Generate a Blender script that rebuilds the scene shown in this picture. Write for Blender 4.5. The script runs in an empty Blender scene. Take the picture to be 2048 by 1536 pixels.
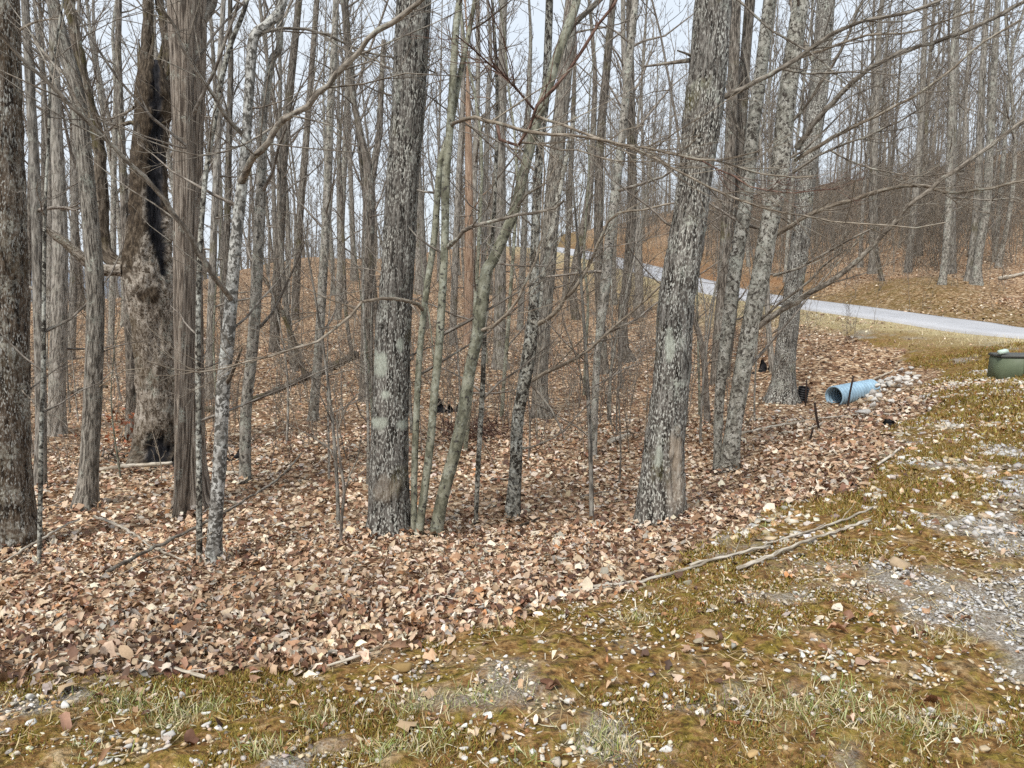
import bpy, math, random
import numpy as np

# ---------------------------------------------------------------- camera, sky, sun, exposure
scene = bpy.context.scene
COL = scene.collection
FPX, PITCH, CAMH = 1547.0, math.atan(213 / 1547.0), 1.6
cam_d = bpy.data.cameras.new("camera"); cam = bpy.data.objects.new("camera", cam_d); COL.objects.link(cam)
cam_d.sensor_width = 36.0; cam_d.lens = 36.0 * FPX / 2048.0
cam_d.clip_start = 0.05; cam_d.clip_end = 9000
cam.location = (0, 0, CAMH); cam.rotation_euler = (math.pi / 2 - PITCH, 0, 0)
scene.camera = cam

SUN_EL, SUN_AZ = math.radians(52), math.radians(205)       # azimuth clockwise from +Y: behind the camera, a little to its left
world = bpy.data.worlds.new("World"); scene.world = world; world.use_nodes = True
wn, wl = world.node_tree.nodes, world.node_tree.links
wn.clear()
w_out = wn.new('ShaderNodeOutputWorld'); w_bg = wn.new('ShaderNodeBackground')
sky = wn.new('ShaderNodeTexSky'); sky.sky_type = 'NISHITA'; sky.sun_disc = False
sky.sun_elevation = SUN_EL; sky.sun_rotation = SUN_AZ
sky.air_density = 1.0; sky.dust_density = 2.0; sky.ozone_density = 1.0
w_tc = wn.new('ShaderNodeTexCoord'); w_no = wn.new('ShaderNodeTexNoise')
w_no.inputs['Scale'].default_value = 3.0; w_no.inputs['Detail'].default_value = 5.0
w_rp = wn.new('ShaderNodeMapRange'); w_rp.inputs[1].default_value = 0.3; w_rp.inputs[2].default_value = 0.7
w_rp.inputs[3].default_value = 0.86; w_rp.inputs[4].default_value = 0.99
w_mx = wn.new('ShaderNodeMix'); w_mx.data_type = 'RGBA'
w_mx.inputs[7].default_value = (3.45, 3.76, 4.1, 1)          # the thin even cloud layer
wl.new(w_tc.outputs['Generated'], w_no.inputs['Vector']); wl.new(w_no.outputs['Fac'], w_rp.inputs[0])
wl.new(w_rp.outputs[0], w_mx.inputs[0]); wl.new(sky.outputs[0], w_mx.inputs[6])
wl.new(w_mx.outputs[2], w_bg.inputs['Color']); wl.new(w_bg.outputs[0], w_out.inputs['Surface'])
w_bg.inputs['Strength'].default_value = 0.1

sun_d = bpy.data.lights.new("sun", 'SUN'); sun_o = bpy.data.objects.new("sun", sun_d); COL.objects.link(sun_o)
sun_d.energy = 1.5; sun_d.angle = math.radians(14); sun_d.color = (1.0, 0.95, 0.88)
sun_o.rotation_euler = (math.pi / 2 - SUN_EL, 0, -SUN_AZ + math.pi)
sun_o.location = (0, 0, 40)

vs = scene.view_settings
vs.view_transform = 'Standard'; vs.look = 'None'; vs.gamma = 1.0; vs.use_curve_mapping = False
vs.exposure = 1.3
scene.cycles.use_denoising = False
scene.cycles.max_bounces = 5; scene.cycles.diffuse_bounces = 3; scene.cycles.glossy_bounces = 2
scene.cycles.use_adaptive_sampling = True; scene.cycles.adaptive_threshold = 0.015

rng = np.random.default_rng(11)

# ---------------------------------------------------------------- numpy noise
def _h(ix, iy, iz, seed):
    n = (ix.astype(np.int64) * 374761393 + iy.astype(np.int64) * 668265263 + iz.astype(np.int64) * 2147483647 + seed * 1274126177) & 0xffffffff
    n = ((n ^ (n >> 13)) * 1274126177) & 0xffffffff
    n = ((n ^ (n >> 16)) * 2246822519) & 0xffffffff
    return ((n ^ (n >> 15)) & 0xffff) / 65535.0

def vnoise(x, y, z=None, seed=0):
    x = np.asarray(x, float); y = np.asarray(y, float)
    z = np.zeros_like(x) if z is None else np.asarray(z, float)
    ix, iy, iz = np.floor(x), np.floor(y), np.floor(z)
    fx, fy, fz = x - ix, y - iy, z - iz
    fx, fy, fz = [f * f * (3 - 2 * f) for f in (fx, fy, fz)]
    r = 0
    for dx in (0, 1):
        for dy in (0, 1):
            for dz in (0, 1):
                w = (fx if dx else 1 - fx) * (fy if dy else 1 - fy) * (fz if dz else 1 - fz)
                r = r + w * _h(ix + dx, iy + dy, iz + dz, seed)
    return r * 2 - 1

def fbm(x, y, z=None, seed=0, octv=3):
    r, a, s = 0, 1.0, 1.0
    for o in range(octv):
        r = r + a * vnoise(x * s, y * s, None if z is None else z * s, seed + o * 17); a *= .5; s *= 2.03
    return r

def sst(a, b, x):
    t = np.clip((x - a) / (b - a), 0, 1); return t * t * (3 - 2 * t)

# ---------------------------------------------------------------- photograph geometry -> metres
CP, SP = math.cos(PITCH), math.sin(PITCH)
def ray(px, py):
    u = (px - 1024) / FPX; v = (768 - py) / FPX
    return np.array([u, CP + v * SP, -SP + v * CP])
def P(px, py, Y):                                   # the point of that sight line Y metres ahead
    d = ray(px, py); return np.array([0, 0, CAMH]) + d * (Y / d[1])
def depth(py, Y):                                   # distance along the optical axis
    return Y / ray(0, py)[1]

ROADP = np.array([P(2048, 664, 20), P(1880, 642, 22.3), P(1700, 618, 25.5), P(1480, 587, 33), P(1370, 560, 39), P(1270, 532, 46), P(1150, 503, 60), P(1085, 494, 68)])
ROADP = np.vstack([[[27, 1, -.2], [21.5, 8.5, 0], [16.6, 14, .1]], ROADP, [[2.0, 76, 4.5], [1.5, 90, 4.0], [3, 120, 2.5]]])
def catmull(pts, n):
    pts = np.asarray(pts, float); q = np.vstack([2 * pts[0] - pts[1], pts, 2 * pts[-1] - pts[-2]])
    out = []
    for i in range(1, len(q) - 2):
        t = np.linspace(0, 1, n, endpoint=False)[:, None]
        a, b, c, d = q[i - 1], q[i], q[i + 1], q[i + 2]
        out.append(.5 * (2 * b + (c - a) * t + (2 * a - 5 * b + 4 * c - d) * t * t + (3 * b - a - 3 * c + d) * t ** 3))
    return np.vstack(out + [pts[-1:]])
ROAD = catmull(ROADP, 6)
ROADW = 1.32
def road_near(x, y):                                # distance to the centre line, height of the road there, side (>0: uphill side)
    x = np.asarray(x, float); y = np.asarray(y, float)
    best = np.full(x.shape, 1e9); z = np.zeros(x.shape); side = np.zeros(x.shape)
    for a, b in zip(ROAD[:-1], ROAD[1:]):
        d = b - a; L2 = d[0] ** 2 + d[1] ** 2
        t = np.clip(((x - a[0]) * d[0] + (y - a[1]) * d[1]) / L2, 0, 1)
        dx, dy = x - a[0] - t * d[0], y - a[1] - t * d[1]
        dist = np.hypot(dx, dy); m = dist < best
        best = np.where(m, dist, best); z = np.where(m, a[2] + t * d[2], z)
        side = np.where(m, np.sign(dx * d[1] - dy * d[0]), side)
    return best, z, side

# heights read off the photograph: (column, row, metres ahead)
CTRL = [(800,1070,6.5),(1310,1052,6.8),(25,1098,6.2),(428,1130,5.8),(172,1020,7.9),(370,1032,7.8),(310,930,11),(490,965,9.6),(1025,1036,7.2),
 (1187,915,10.6),(1445,942,9.2),(1562,806,15),(1080,836,14.2),(1000,738,20),(1250,722,21.5),(732,802,17),(625,840,14.2),(548,702,24),(590,635,34),
 (80,978,9.4),(113,872,14),(262,882,13.2),(1205,748,20),(1430,768,17.5),(1414,846,12.6),(1700,806,14.6),(1790,770,15.2),(1850,762,14.2),
 (2000,757,12.5),(1850,805,10.4),(1700,900,7.6),(1600,1000,5.6),(1450,1085,4.75),(1780,850,9.2),(1640,880,9.6),(1560,930,8.2),
 (2047,700,16),(2047,678,18),(2047,648,22.6),(1700,645,22.5),(1700,705,18.4),(1600,680,20),(1500,645,26),(1500,722,19),(1350,605,34),(1350,685,25),
 (1150,650,30),(1150,555,47),(1000,640,32),(1000,560,48),(900,512,62),(900,497,75),(750,523,60),(620,518,62),(480,548,55),(300,588,55),(150,604,55),
 (150,725,26),(450,705,26),(0,612,55),(0,765,22),(1880,577,27),(2047,545,30),(1700,562,33),(1500,522,46),(1300,482,60),(1200,468,72),(1300,440,84),
 (1500,425,78),(1700,432,72),(1900,425,60),(2047,405,58),(1900,345,92),(2047,310,90),(1600,385,98),(2300,560,26),(2300,400,55),(-250,1098,6.5),(-250,880,14),(-250,640,50)]
CT = [P(*c) for c in CTRL]
CT += [np.array(c, float) for c in [(-4,0,0),(0,0,0),(4,0,0),(-3,2.4,0),(-1.3,2.5,0),(0,2.6,0),(1.5,2.6,0),(3,2.6,0),(-1.7,2.85,-.01),(0,3.1,-.01),(.9,3.5,-.02),
   (3.3,4.9,0),(5,4.5,.02),(2.2,4.4,0),(6.5,8,0),(10,6,.05),(-8,2,-.05),(12,12,.1),(20,2,-.1),
   (-60,90,-9),(-30,95,-3),(0,100,5),(-90,160,-34),(-40,160,-16),(0,160,2),(60,140,18),(110,150,24),(60,240,14),(0,260,-10),(-80,260,-50),(-200,260,-60),(160,250,20),(80,60,12),(-60,30,-3.5),(-60,55,-4)]]
CT = np.array(CT)
def _uv(x, y):
    yy = np.maximum(y, 0) + 5.0
    return 2.2 * np.clip(x / yy, -1.5, 1.5), np.log(yy) * 1.3
def _k(r2): return .5 * r2 * np.log(r2 + 1e-9)
_cu, _cv = _uv(CT[:, 0], CT[:, 1])
_n = len(CT)
_A = np.zeros((_n + 3, _n + 3)); _A[:_n, :_n] = _k((_cu[:, None] - _cu) ** 2 + (_cv[:, None] - _cv) ** 2) + np.eye(_n) * 4e-4
_A[:_n, _n] = 1; _A[:_n, _n + 1] = _cu; _A[:_n, _n + 2] = _cv; _A[_n:, :_n] = _A[:_n, _n:].T
_W = np.linalg.solve(_A, np.concatenate([CT[:, 2], [0, 0, 0]]))
def base_z(x, y):
    x = np.atleast_1d(np.asarray(x, float)); y = np.atleast_1d(np.asarray(y, float)); out = np.empty(x.shape)
    xf, yf, of = x.ravel(), y.ravel(), out.ravel()
    for i in range(0, len(xf), 20000):
        u, v = _uv(xf[i:i + 20000], yf[i:i + 20000])
        of[i:i + 20000] = _k((u[:, None] - _cu) ** 2 + (v[:, None] - _cv) ** 2) @ _W[:_n] + _W[_n] + _W[_n + 1] * u + _W[_n + 2] * v
    return of.reshape(x.shape)
def Z(x, y):
    x = np.atleast_1d(np.asarray(x, float)); y = np.atleast_1d(np.asarray(y, float))
    z = base_z(x, y)
    z = z + .05 * fbm(x / 1.3, y / 1.3, seed=3, octv=2) * sst(2.5, 6, y) + .012 * fbm(x * 5, y * 5, seed=9, octv=2) + .25 * vnoise(x / 9, y / 9, seed=5) * sst(20, 50, y)
    d, rz, s = road_near(x, y)
    w = 1 - sst(1.9, 4.2, d)
    return z * (1 - w) + (rz - .07) * w
def G(px, py):                                      # where the sight line meets the ground
    d = ray(px, py); lo, hi = math.log(1.5), math.log(160)
    for n in (110, 40):
        t = np.exp(np.linspace(lo, hi, n)); p = np.array([0, 0, CAMH]) + t[:, None] * d
        h = p[:, 2] - Z(p[:, 0], p[:, 1]); i = int(np.argmax(h < 0))
        if i == 0: i = n - 1
        lo, hi = math.log(t[i - 1]), math.log(t[i])
    a, b = h[i - 1], h[i]; f = min(1.0, max(0.0, a / (a - b + 1e-9))); tt = t[i - 1] + f * (t[i] - t[i - 1])
    return np.array([0, 0, CAMH]) + tt * d
def project(x, y, z):
    yy = y * CP - (z - CAMH) * SP; up = y * SP + (z - CAMH) * CP
    return 1024 + FPX * x / yy, 768 - FPX * up / yy

# edge of the gravel and moss verge against the leaf litter
EDGE = [(-700,1390),(-300,1385),(0,1378),(250,1366),(520,1362),(760,1332),(900,1285),(1150,1205),(1400,1095),(1600,1020),(1750,940),(1830,850),(1850,790),(1870,740),(1800,700),(1700,672),(1640,645)]
EDGEW = np.array([G(*e)[:2] for e in EDGE])
def verge(x, y):                                    # metres inside the verge (negative: in the litter)
    x = np.asarray(x, float); y = np.asarray(y, float)
    best = np.full(x.shape, 1e9); sgn = np.ones(x.shape)
    for a, b in zip(EDGEW[:-1], EDGEW[1:]):
        d = b - a; t = np.clip(((x - a[0]) * d[0] + (y - a[1]) * d[1]) / (d @ d), 0, 1)
        dx, dy = x - a[0] - t * d[0], y - a[1] - t * d[1]; dist = np.hypot(dx, dy); m = dist < best - 1e-6
        best = np.where(m, dist, best); sgn = np.where(m, np.sign(dx * d[1] - dy * d[0]), sgn)
    far = np.where(y > 21.5, -1.0, sgn)
    return best * far
def masks(x, y):
    v = verge(x, y) + .30 * fbm(x * 1.1, y * 1.1, seed=21, octv=3) * np.clip(.35 + y * .06, .35, 1)
    d, rz, s = road_near(x, y)
    edge_n = .8 * fbm(x / 2.5, y / 2.5, seed=31, octv=3)
    straw = (1 - sst(2.2, 4.6, d + edge_n)) * (s < 0)
    bank = (1 - sst(2.5, 7.0, d + edge_n * 2)) * (s > 0)
    orange = bank * sst(31, 38, y) * (1 - sst(60, 75, y))
    bank = bank * (.85 + .15 * sst(31, 38, y))
    vg = sst(-.06, .06, v) * (y < 24)
    return vg, straw, bank, orange, v

# ---------------------------------------------------------------- node helpers and materials
def mat(name):
    m = bpy.data.materials.new(name); m.use_nodes = True
    nt = m.node_tree; b = nt.nodes['Principled BSDF']
    b.inputs['Roughness'].default_value = .85; b.inputs['Specular IOR Level'].default_value = .25
    return m, nt, b
def N(nt, typ, **kw):
    n = nt.nodes.new(typ)
    for k, v in kw.items():
        if k in n.inputs: n.inputs[k].default_value = v
        else: setattr(n, k, v)
    return n
def L(nt, a, b): nt.links.new(a, b)
def ramp(nt, fac, stops):
    r = nt.nodes.new('ShaderNodeValToRGB'); e = r.color_ramp.elements
    while len(e) < len(stops): e.new(.5)
    for q, (p, c) in zip(e, stops): q.position = p; q.color = (*c, 1) if len(c) == 3 else c
    L(nt, fac, r.inputs[0]); return r.outputs[0]
def mix(nt, f, a, b, mode='MIX'):
    m = nt.nodes.new('ShaderNodeMix'); m.data_type = 'RGBA'; m.blend_type = mode
    for s, v in ((0, f), (6, a), (7, b)):
        if isinstance(v, (int, float)): m.inputs[s].default_value = v
        elif isinstance(v, tuple): m.inputs[s].default_value = (*v, 1)
        else: L(nt, v, m.inputs[s])
    return m.outputs[2]
def math_(nt, op, a, b=None, c=None):
    m = nt.nodes.new('ShaderNodeMath'); m.operation = op
    for i, v in enumerate((a, b, c)):
        if v is None: continue
        if isinstance(v, (int, float)): m.inputs[i].default_value = v
        else: L(nt, v, m.inputs[i])
    return m.outputs[0]
def rng_(nt, f, a, b, c=0.0, d=1.0):
    m = nt.nodes.new('ShaderNodeMapRange'); L(nt, f, m.inputs[0])
    for i, v in zip((1, 2, 3, 4), (a, b, c, d)): m.inputs[i].default_value = v
    return m.outputs[0]
def noise(nt, vec, scale, det=3.0, rough=.55, dist=0.0):
    n = N(nt, 'ShaderNodeTexNoise'); n.inputs['Scale'].default_value = scale; n.inputs['Detail'].default_value = det
    n.inputs['Roughness'].default_value = rough; n.inputs['Distortion'].default_value = dist
    L(nt, vec, n.inputs['Vector']); return n.outputs['Fac']
def attr(nt, name):
    a = N(nt, 'ShaderNodeAttribute'); a.attribute_name = name; return a

def bark(name, dark, mid, light, ridge=(30, 30, 5), contrast=.5, lichen=0.0, lichen_col=(.42, .44, .38), fleck=0.0, fleck_col=(.5, .5, .46),
         blotch=0.0, blotch_col=(.05, .045, .04), moss=0.0, moss_col=(.09, .08, .02), bump=.6, rings=0.0):
    m, nt, b = mat(name)
    oi = N(nt, 'ShaderNodeObjectInfo'); at = attr(nt, 'bk')
    off = N(nt, 'ShaderNodeVectorMath', operation='MULTIPLY_ADD'); L(nt, oi.outputs['Random'], off.inputs[0])
    off.inputs[1].default_value = (31, 17, 53); L(nt, at.outputs['Vector'], off.inputs[2]); v = off.outputs[0]
    mp = N(nt, 'ShaderNodeMapping'); mp.inputs['Scale'].default_value = ridge; L(nt, v, mp.inputs[0])
    r1 = noise(nt, mp.outputs[0], 1.0, 4.0, .6, .4)
    r2 = noise(nt, mp.outputs[0], 2.7, 3.0, .6, .2)
    rr = math_(nt, 'ADD', math_(nt, 'MULTIPLY', r1, .65), math_(nt, 'MULTIPLY', r2, .35))
    col = ramp(nt, rr, [(.5 - .14 * contrast, dark), (.51, mid), (.5 + .15 * contrast + .05, light)])
    if blotch:
        bl = noise(nt, v, 26, 4, .65, .5)
        col = mix(nt, rng_(nt, bl, .60 - .12 * blotch, .66 - .12 * blotch), col, blotch_col)
    if lichen:
        l1 = noise(nt, v, 5.0, 4, .7); l2 = noise(nt, v, 38, 3, .6)
        f = math_(nt, 'MULTIPLY', rng_(nt, l1, .62 - .25 * lichen, .75 - .2 * lichen), rng_(nt, l2, .42, .58))
        col = mix(nt, f, col, lichen_col)
    if fleck:
        mp2 = N(nt, 'ShaderNodeMapping'); mp2.inputs['Scale'].default_value = (1, 1, .38); L(nt, v, mp2.inputs[0])
        f1 = noise(nt, mp2.outputs[0], 88, 2, .5); f2 = noise(nt, v, 3.2, 3, .6)
        f = math_(nt, 'MULTIPLY', rng_(nt, f1, .60 - .08 * fleck, .66 - .08 * fleck), rng_(nt, f2, .38, .55, .25, 1))
        col = mix(nt, f, col, fleck_col)
    if moss:
        m1 = noise(nt, v, 1.7, 4, .65)
        f = rng_(nt, m1, .62 - .2 * moss, .72 - .2 * moss, 0, .8)
        col = mix(nt, math_(nt, 'MULTIPLY', f, rng_(nt, r2, .4, .6)), col, moss_col)
    mk = attr(nt, 'mk'); sx = N(nt, 'ShaderNodeSeparateColor'); L(nt, mk.outputs['Color'], sx.inputs[0])
    wood = ramp(nt, r1, [(.3, (.20, .155, .11)), (.5, (.36, .30, .235)), (.7, (.46, .41, .34))])
    col = mix(nt, sx.outputs[0], col, wood)
    lic = ramp(nt, r2, [(.3, (.34, .36, .30)), (.7, (.56, .60, .52))])
    col = mix(nt, sx.outputs[2], col, lic)
    col = mix(nt, math_(nt, 'SUBTRACT', 1.0, mk.outputs['Alpha']), col, ramp(nt, rr, [(.38, (.018, .013, .009)), (.52, (.075, .055, .036)), (.66, (.19, .155, .115))]))
    char = ramp(nt, r1, [(.4, (.006, .006, .008)), (.62, (.03, .03, .035)), (.75, (.09, .08, .075))])
    col = mix(nt, sx.outputs[1], col, char)
    big = noise(nt, v, .9, 3, .6)
    col = mix(nt, rng_(nt, big, .3, .7, .0, .32), col, (.62, .56, .5), 'MULTIPLY')
    hv = N(nt, 'ShaderNodeHueSaturation'); hv.inputs['Saturation'].default_value = 1.0
    L(nt, rng_(nt, oi.outputs['Random'], 0, 1, .82, 1.15), hv.inputs['Value']); L(nt, col, hv.inputs['Color'])
    L(nt, hv.outputs[0], b.inputs['Base Color'])
    bp = N(nt, 'ShaderNodeBump'); bp.inputs['Strength'].default_value = bump; bp.inputs['Distance'].default_value = .03
    L(nt, rr, bp.inputs['Height']); L(nt, bp.outputs[0], b.inputs['Normal'])
    return m

M = {}
M['oak'] = bark('dark_ridged_bark', (.018, .015, .012), (.115, .103, .09), (.27, .255, .23), (34, 34, 5.0), .6, fleck=.8, fleck_col=(.52, .52, .47), lichen=.25, moss=.15, bump=1.0)
M['oak_moss'] = bark('mossy_ridged_bark', (.018, .012, .008), (.105, .076, .052), (.27, .23, .185), (22, 22, 5.0), .6, fleck=.6, lichen=.5, lichen_col=(.40, .39, .33), moss=.75, moss_col=(.06, .04, .018), bump=1.0)
M['poplar'] = bark('brown_corded_bark', (.06, .047, .037), (.22, .183, .148), (.40, .355, .30), (46, 46, 2.6), .5, lichen=.2, bump=.9)
M['ash'] = bark('grey_corded_bark', (.055, .048, .04), (.22, .20, .17), (.41, .385, .335), (44, 44, 6), .5, lichen=.3, bump=.9)
M['pale'] = bark('pale_lichen_bark', (.22, .21, .19), (.40, .395, .37), (.56, .56, .53), (12, 12, 8), .4, blotch=1.0, blotch_col=(.085, .08, .07), lichen=.4, lichen_col=(.58, .60, .56), bump=.25)
M['pale2'] = bark('grey_spotted_bark', (.20, .19, .16), (.38, .365, .315), (.55, .535, .48), (14, 14, 9), .4, blotch=.75, blotch_col=(.07, .06, .05), lichen=.5, lichen_col=(.45, .46, .40), bump=.3)
M['mottle'] = bark('black_mottled_bark', (.13, .125, .105), (.31, .30, .255), (.49, .48, .42), (16, 16, 9), .5, blotch=1.15, blotch_col=(.035, .03, .024), lichen=.6, lichen_col=(.52, .53, .48), bump=.35)
M['green'] = bark('grey_green_bark', (.12, .12, .085), (.225, .225, .165), (.34, .34, .27), (10, 10, 6), .4, lichen=.55, lichen_col=(.40, .42, .35), blotch=.35, bump=.2)
M['grey'] = bark('grey_forest_bark', (.085, .077, .067), (.25, .23, .20), (.42, .40, .36), (30, 30, 5), .5, lichen=.4, lichen_col=(.36, .36, .31), moss=.2, bump=.5)
M['brown'] = bark('brown_forest_bark', (.04, .034, .028), (.15, .13, .108), (.30, .275, .24), (30, 30, 5), .5, lichen=.25, moss=.3, bump=.5)
M['light'] = bark('light_forest_bark', (.14, .13, .11), (.28, .26, .225), (.42, .40, .36), (18, 18, 7), .4, blotch=.5, lichen=.5, bump=.3)
M['dead'] = bark('bare_dead_wood', (.17, .105, .07), (.36, .25, .175), (.50, .39, .30), (40, 40, 2), .5, bump=.5)
M['snag'] = bark('rotten_snag_wood', (.10, .078, .058), (.30, .262, .215), (.45, .41, .36), (22, 22, 10), .5, blotch=.45, blotch_col=(.06, .045, .03), lichen=.3, moss=.5, moss_col=(.075, .05, .02), bump=.9)
M['twig'] = bark('grey_brown_twig', (.10, .083, .068), (.205, .178, .15), (.33, .30, .26), (20, 20, 8), .4, lichen=.2, bump=.1)
M['twig_pale'] = bark('pale_tan_twig', (.15, .12, .09), (.26, .22, .17), (.38, .335, .275), (20, 20, 8), .4, lichen=.3, bump=.1)
M['twig_red'] = bark('red_brown_twig', (.06, .032, .024), (.135, .075, .056), (.24, .165, .13), (20, 20, 8), .4, bump=.1)
M['limb'] = bark('brown_limb_bark', (.10, .083, .066), (.21, .183, .15), (.34, .31, .265), (16, 16, 8), .4, lichen=.35, bump=.15)
M['stick'] = bark('weathered_stick', (.28, .24, .185), (.50, .45, .37), (.68, .63, .55), (40, 40, 4), .4, bump=.3)
M['rotlog'] = bark('rotting_log', (.035, .026, .018), (.12, .095, .07), (.23, .195, .155), (24, 24, 6), .5, moss=.6, lichen=.2, bump=.6)

def flat_mat(name, col, rough=.6, var=.25, scale=8, metal=0.0):
    m, nt, b = mat(name)
    tc = N(nt, 'ShaderNodeTexCoord'); n1 = noise(nt, tc.outputs['Object'], scale, 5, .65)
    c = mix(nt, rng_(nt, n1, .3, .7), tuple(x * (1 - var) for x in col), tuple(min(1, x * (1 + var)) for x in col))
    L(nt, c, b.inputs['Base Color']); b.inputs['Roughness'].default_value = rough; b.inputs['Metallic'].default_value = metal
    return m
def attr_mat(name, rough=.8, grain=120, amount=.35, spec=.2):
    m, nt, b = mat(name)
    a = attr(nt, 'col'); tc = N(nt, 'ShaderNodeTexCoord')
    n1 = noise(nt, tc.outputs['Object'], grain, 3, .6)
    c = mix(nt, rng_(nt, n1, .3, .7, 0, amount), a.outputs['Color'], (.45, .42, .4), 'MULTIPLY')
    L(nt, c, b.inputs['Base Color']); b.inputs['Roughness'].default_value = rough; b.inputs['Specular IOR Level'].default_value = spec
    return m
M['leaf'] = attr_mat('dead_leaf', .62, 90, .45, .3)
M['stone'] = attr_mat('limestone_chip', .85, 60, .3, .2)
M['blade'] = attr_mat('grass_blade', .7, 40, .2, .2)

# ground: leaf litter, gravel and moss verge, straw verge, ochre bank
def ground_mat():
    m, nt, b = mat('woodland_ground')
    tc = N(nt, 'ShaderNodeTexCoord'); v = tc.outputs['Object']
    wp = N(nt, 'ShaderNodeTexNoise'); wp.inputs['Scale'].default_value = 9; L(nt, v, wp.inputs['Vector'])
    w2 = N(nt, 'ShaderNodeVectorMath', operation='MULTIPLY_ADD'); L(nt, wp.outputs['Color'], w2.inputs[0]); w2.inputs[1].default_value = (.12, .12, .12); L(nt, v, w2.inputs[2])
    vo = N(nt, 'ShaderNodeTexVoronoi'); vo.inputs['Scale'].default_value = 13; L(nt, w2.outputs[0], vo.inputs['Vector'])
    vo.voronoi_dimensions = '3D'
    sc = N(nt, 'ShaderNodeSeparateColor'); L(nt, vo.outputs['Color'], sc.inputs[0])
    litter = ramp(nt, sc.outputs[0], [(0, (.10, .057, .034)), (.25, (.25, .145, .083)), (.55, (.43, .285, .172)), (.8, (.56, .41, .265)), (1, (.70, .58, .42))])
    soil = (.10, .062, .040)
    litter = mix(nt, rng_(nt, vo.outputs['Distance'], .45, .75, 0, .7), litter, soil)
    bign = noise(nt, v, .45, 4, .6)
    litter = mix(nt, rng_(nt, bign, .35, .65, 0, .4), litter, (.74, .64, .58), 'MULTIPLY')
    # verge
    n1 = noise(nt, v, 2.3, 5, .65); n2 = noise(nt, v, 26, 4, .65); n3 = noise(nt, v, 90, 2, .5)
    n4 = noise(nt, v, 9, 5, .7, .6); n5 = noise(nt, v, 4.2, 4, .65)
    moss = ramp(nt, n2, [(.3, (.055, .038, .010)), (.45, (.155, .112, .022)), (.6, (.27, .198, .046)), (.75, (.37, .29, .10))])
    rust = ramp(nt, n2, [(.3, (.07, .032, .012)), (.45, (.19, .10, .035)), (.6, (.32, .195, .08)), (.75, (.44, .31, .155))])
    dirt = ramp(nt, n2, [(.3, (.15, .095, .048)), (.5, (.34, .235, .125)), (.7, (.50, .39, .245))])
    vgc = mix(nt, rng_(nt, n4, .41, .54), moss, rust)
    vgc = mix(nt, rng_(nt, n5, .55, .66, 0, .85), vgc, dirt)
    vgc = mix(nt, rng_(nt, noise(nt, v, 34, 3, .6), .52, .66, 0, .7), vgc, (.045, .030, .014))
    at = attr(nt, 'zone'); s = N(nt, 'ShaderNodeSeparateColor'); L(nt, at.outputs['Color'], s.inputs[0])
    gv = attr(nt, 'grit')
    grv = ramp(nt, n3, [(.3, (.12, .10, .08)), (.5, (.27, .245, .21)), (.7, (.50, .48, .44))])
    vgc = mix(nt, gv.outputs['Fac'], vgc, grv)
    straw = ramp(nt, n2, [(.3, (.27, .215, .105)), (.5, (.45, .385, .215)), (.7, (.62, .56, .37))])
    straw = mix(nt, rng_(nt, n1, .46, .62, 0, .6), straw, litter)
    bank = ramp(nt, n2, [(.3, (.06, .042, .012)), (.5, (.14, .098, .028)), (.7, (.24, .175, .06))])
    orange = ramp(nt, n2, [(.3, (.14, .07, .03)), (.5, (.25, .13, .06)), (.7, (.38, .23, .12))])
    col = mix(nt, s.outputs[0], litter, vgc)
    col = mix(nt, math_(nt, 'MULTIPLY', s.outputs[1], .85), col, straw)
    bk = mix(nt, at.outputs['Alpha'], bank, orange)
    col = mix(nt, math_(nt, 'MULTIPLY', s.outputs[2], rng_(nt, n1, .35, .6, .95, .45)), col, bk)
    L(nt, col, b.inputs['Base Color']); b.inputs['Roughness'].default_value = .95; b.inputs['Specular IOR Level'].default_value = .1
    bp = N(nt, 'ShaderNodeBump'); bp.inputs['Strength'].default_value = .9; bp.inputs['Distance'].default_value = .05
    hh = math_(nt, 'ADD', math_(nt, 'MULTIPLY', n2, .8), math_(nt, 'MULTIPLY', sc.outputs[1], .5))
    L(nt, hh, bp.inputs['Height']); L(nt, bp.outputs[0], b.inputs['Normal'])
    return m
M['ground'] = ground_mat()
def asphalt():
    m, nt, b = mat('worn_asphalt'); tc = N(nt, 'ShaderNodeTexCoord'); v = tc.outputs['Object']
    n1 = noise(nt, v, .8, 5, .6); n2 = noise(nt, v, 60, 2, .5)
    c = ramp(nt, n1, [(.3, (.40, .405, .425)), (.7, (.50, .505, .525))])
    c = mix(nt, rng_(nt, n2, .35, .65, 0, .35), c, (.55, .55, .55), 'MULTIPLY')
    L(nt, c, b.inputs['Base Color']); b.inputs['Roughness'].default_value = .55; b.inputs['Specular IOR Level'].default_value = .5
    return m
M['asphalt'] = asphalt()

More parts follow.
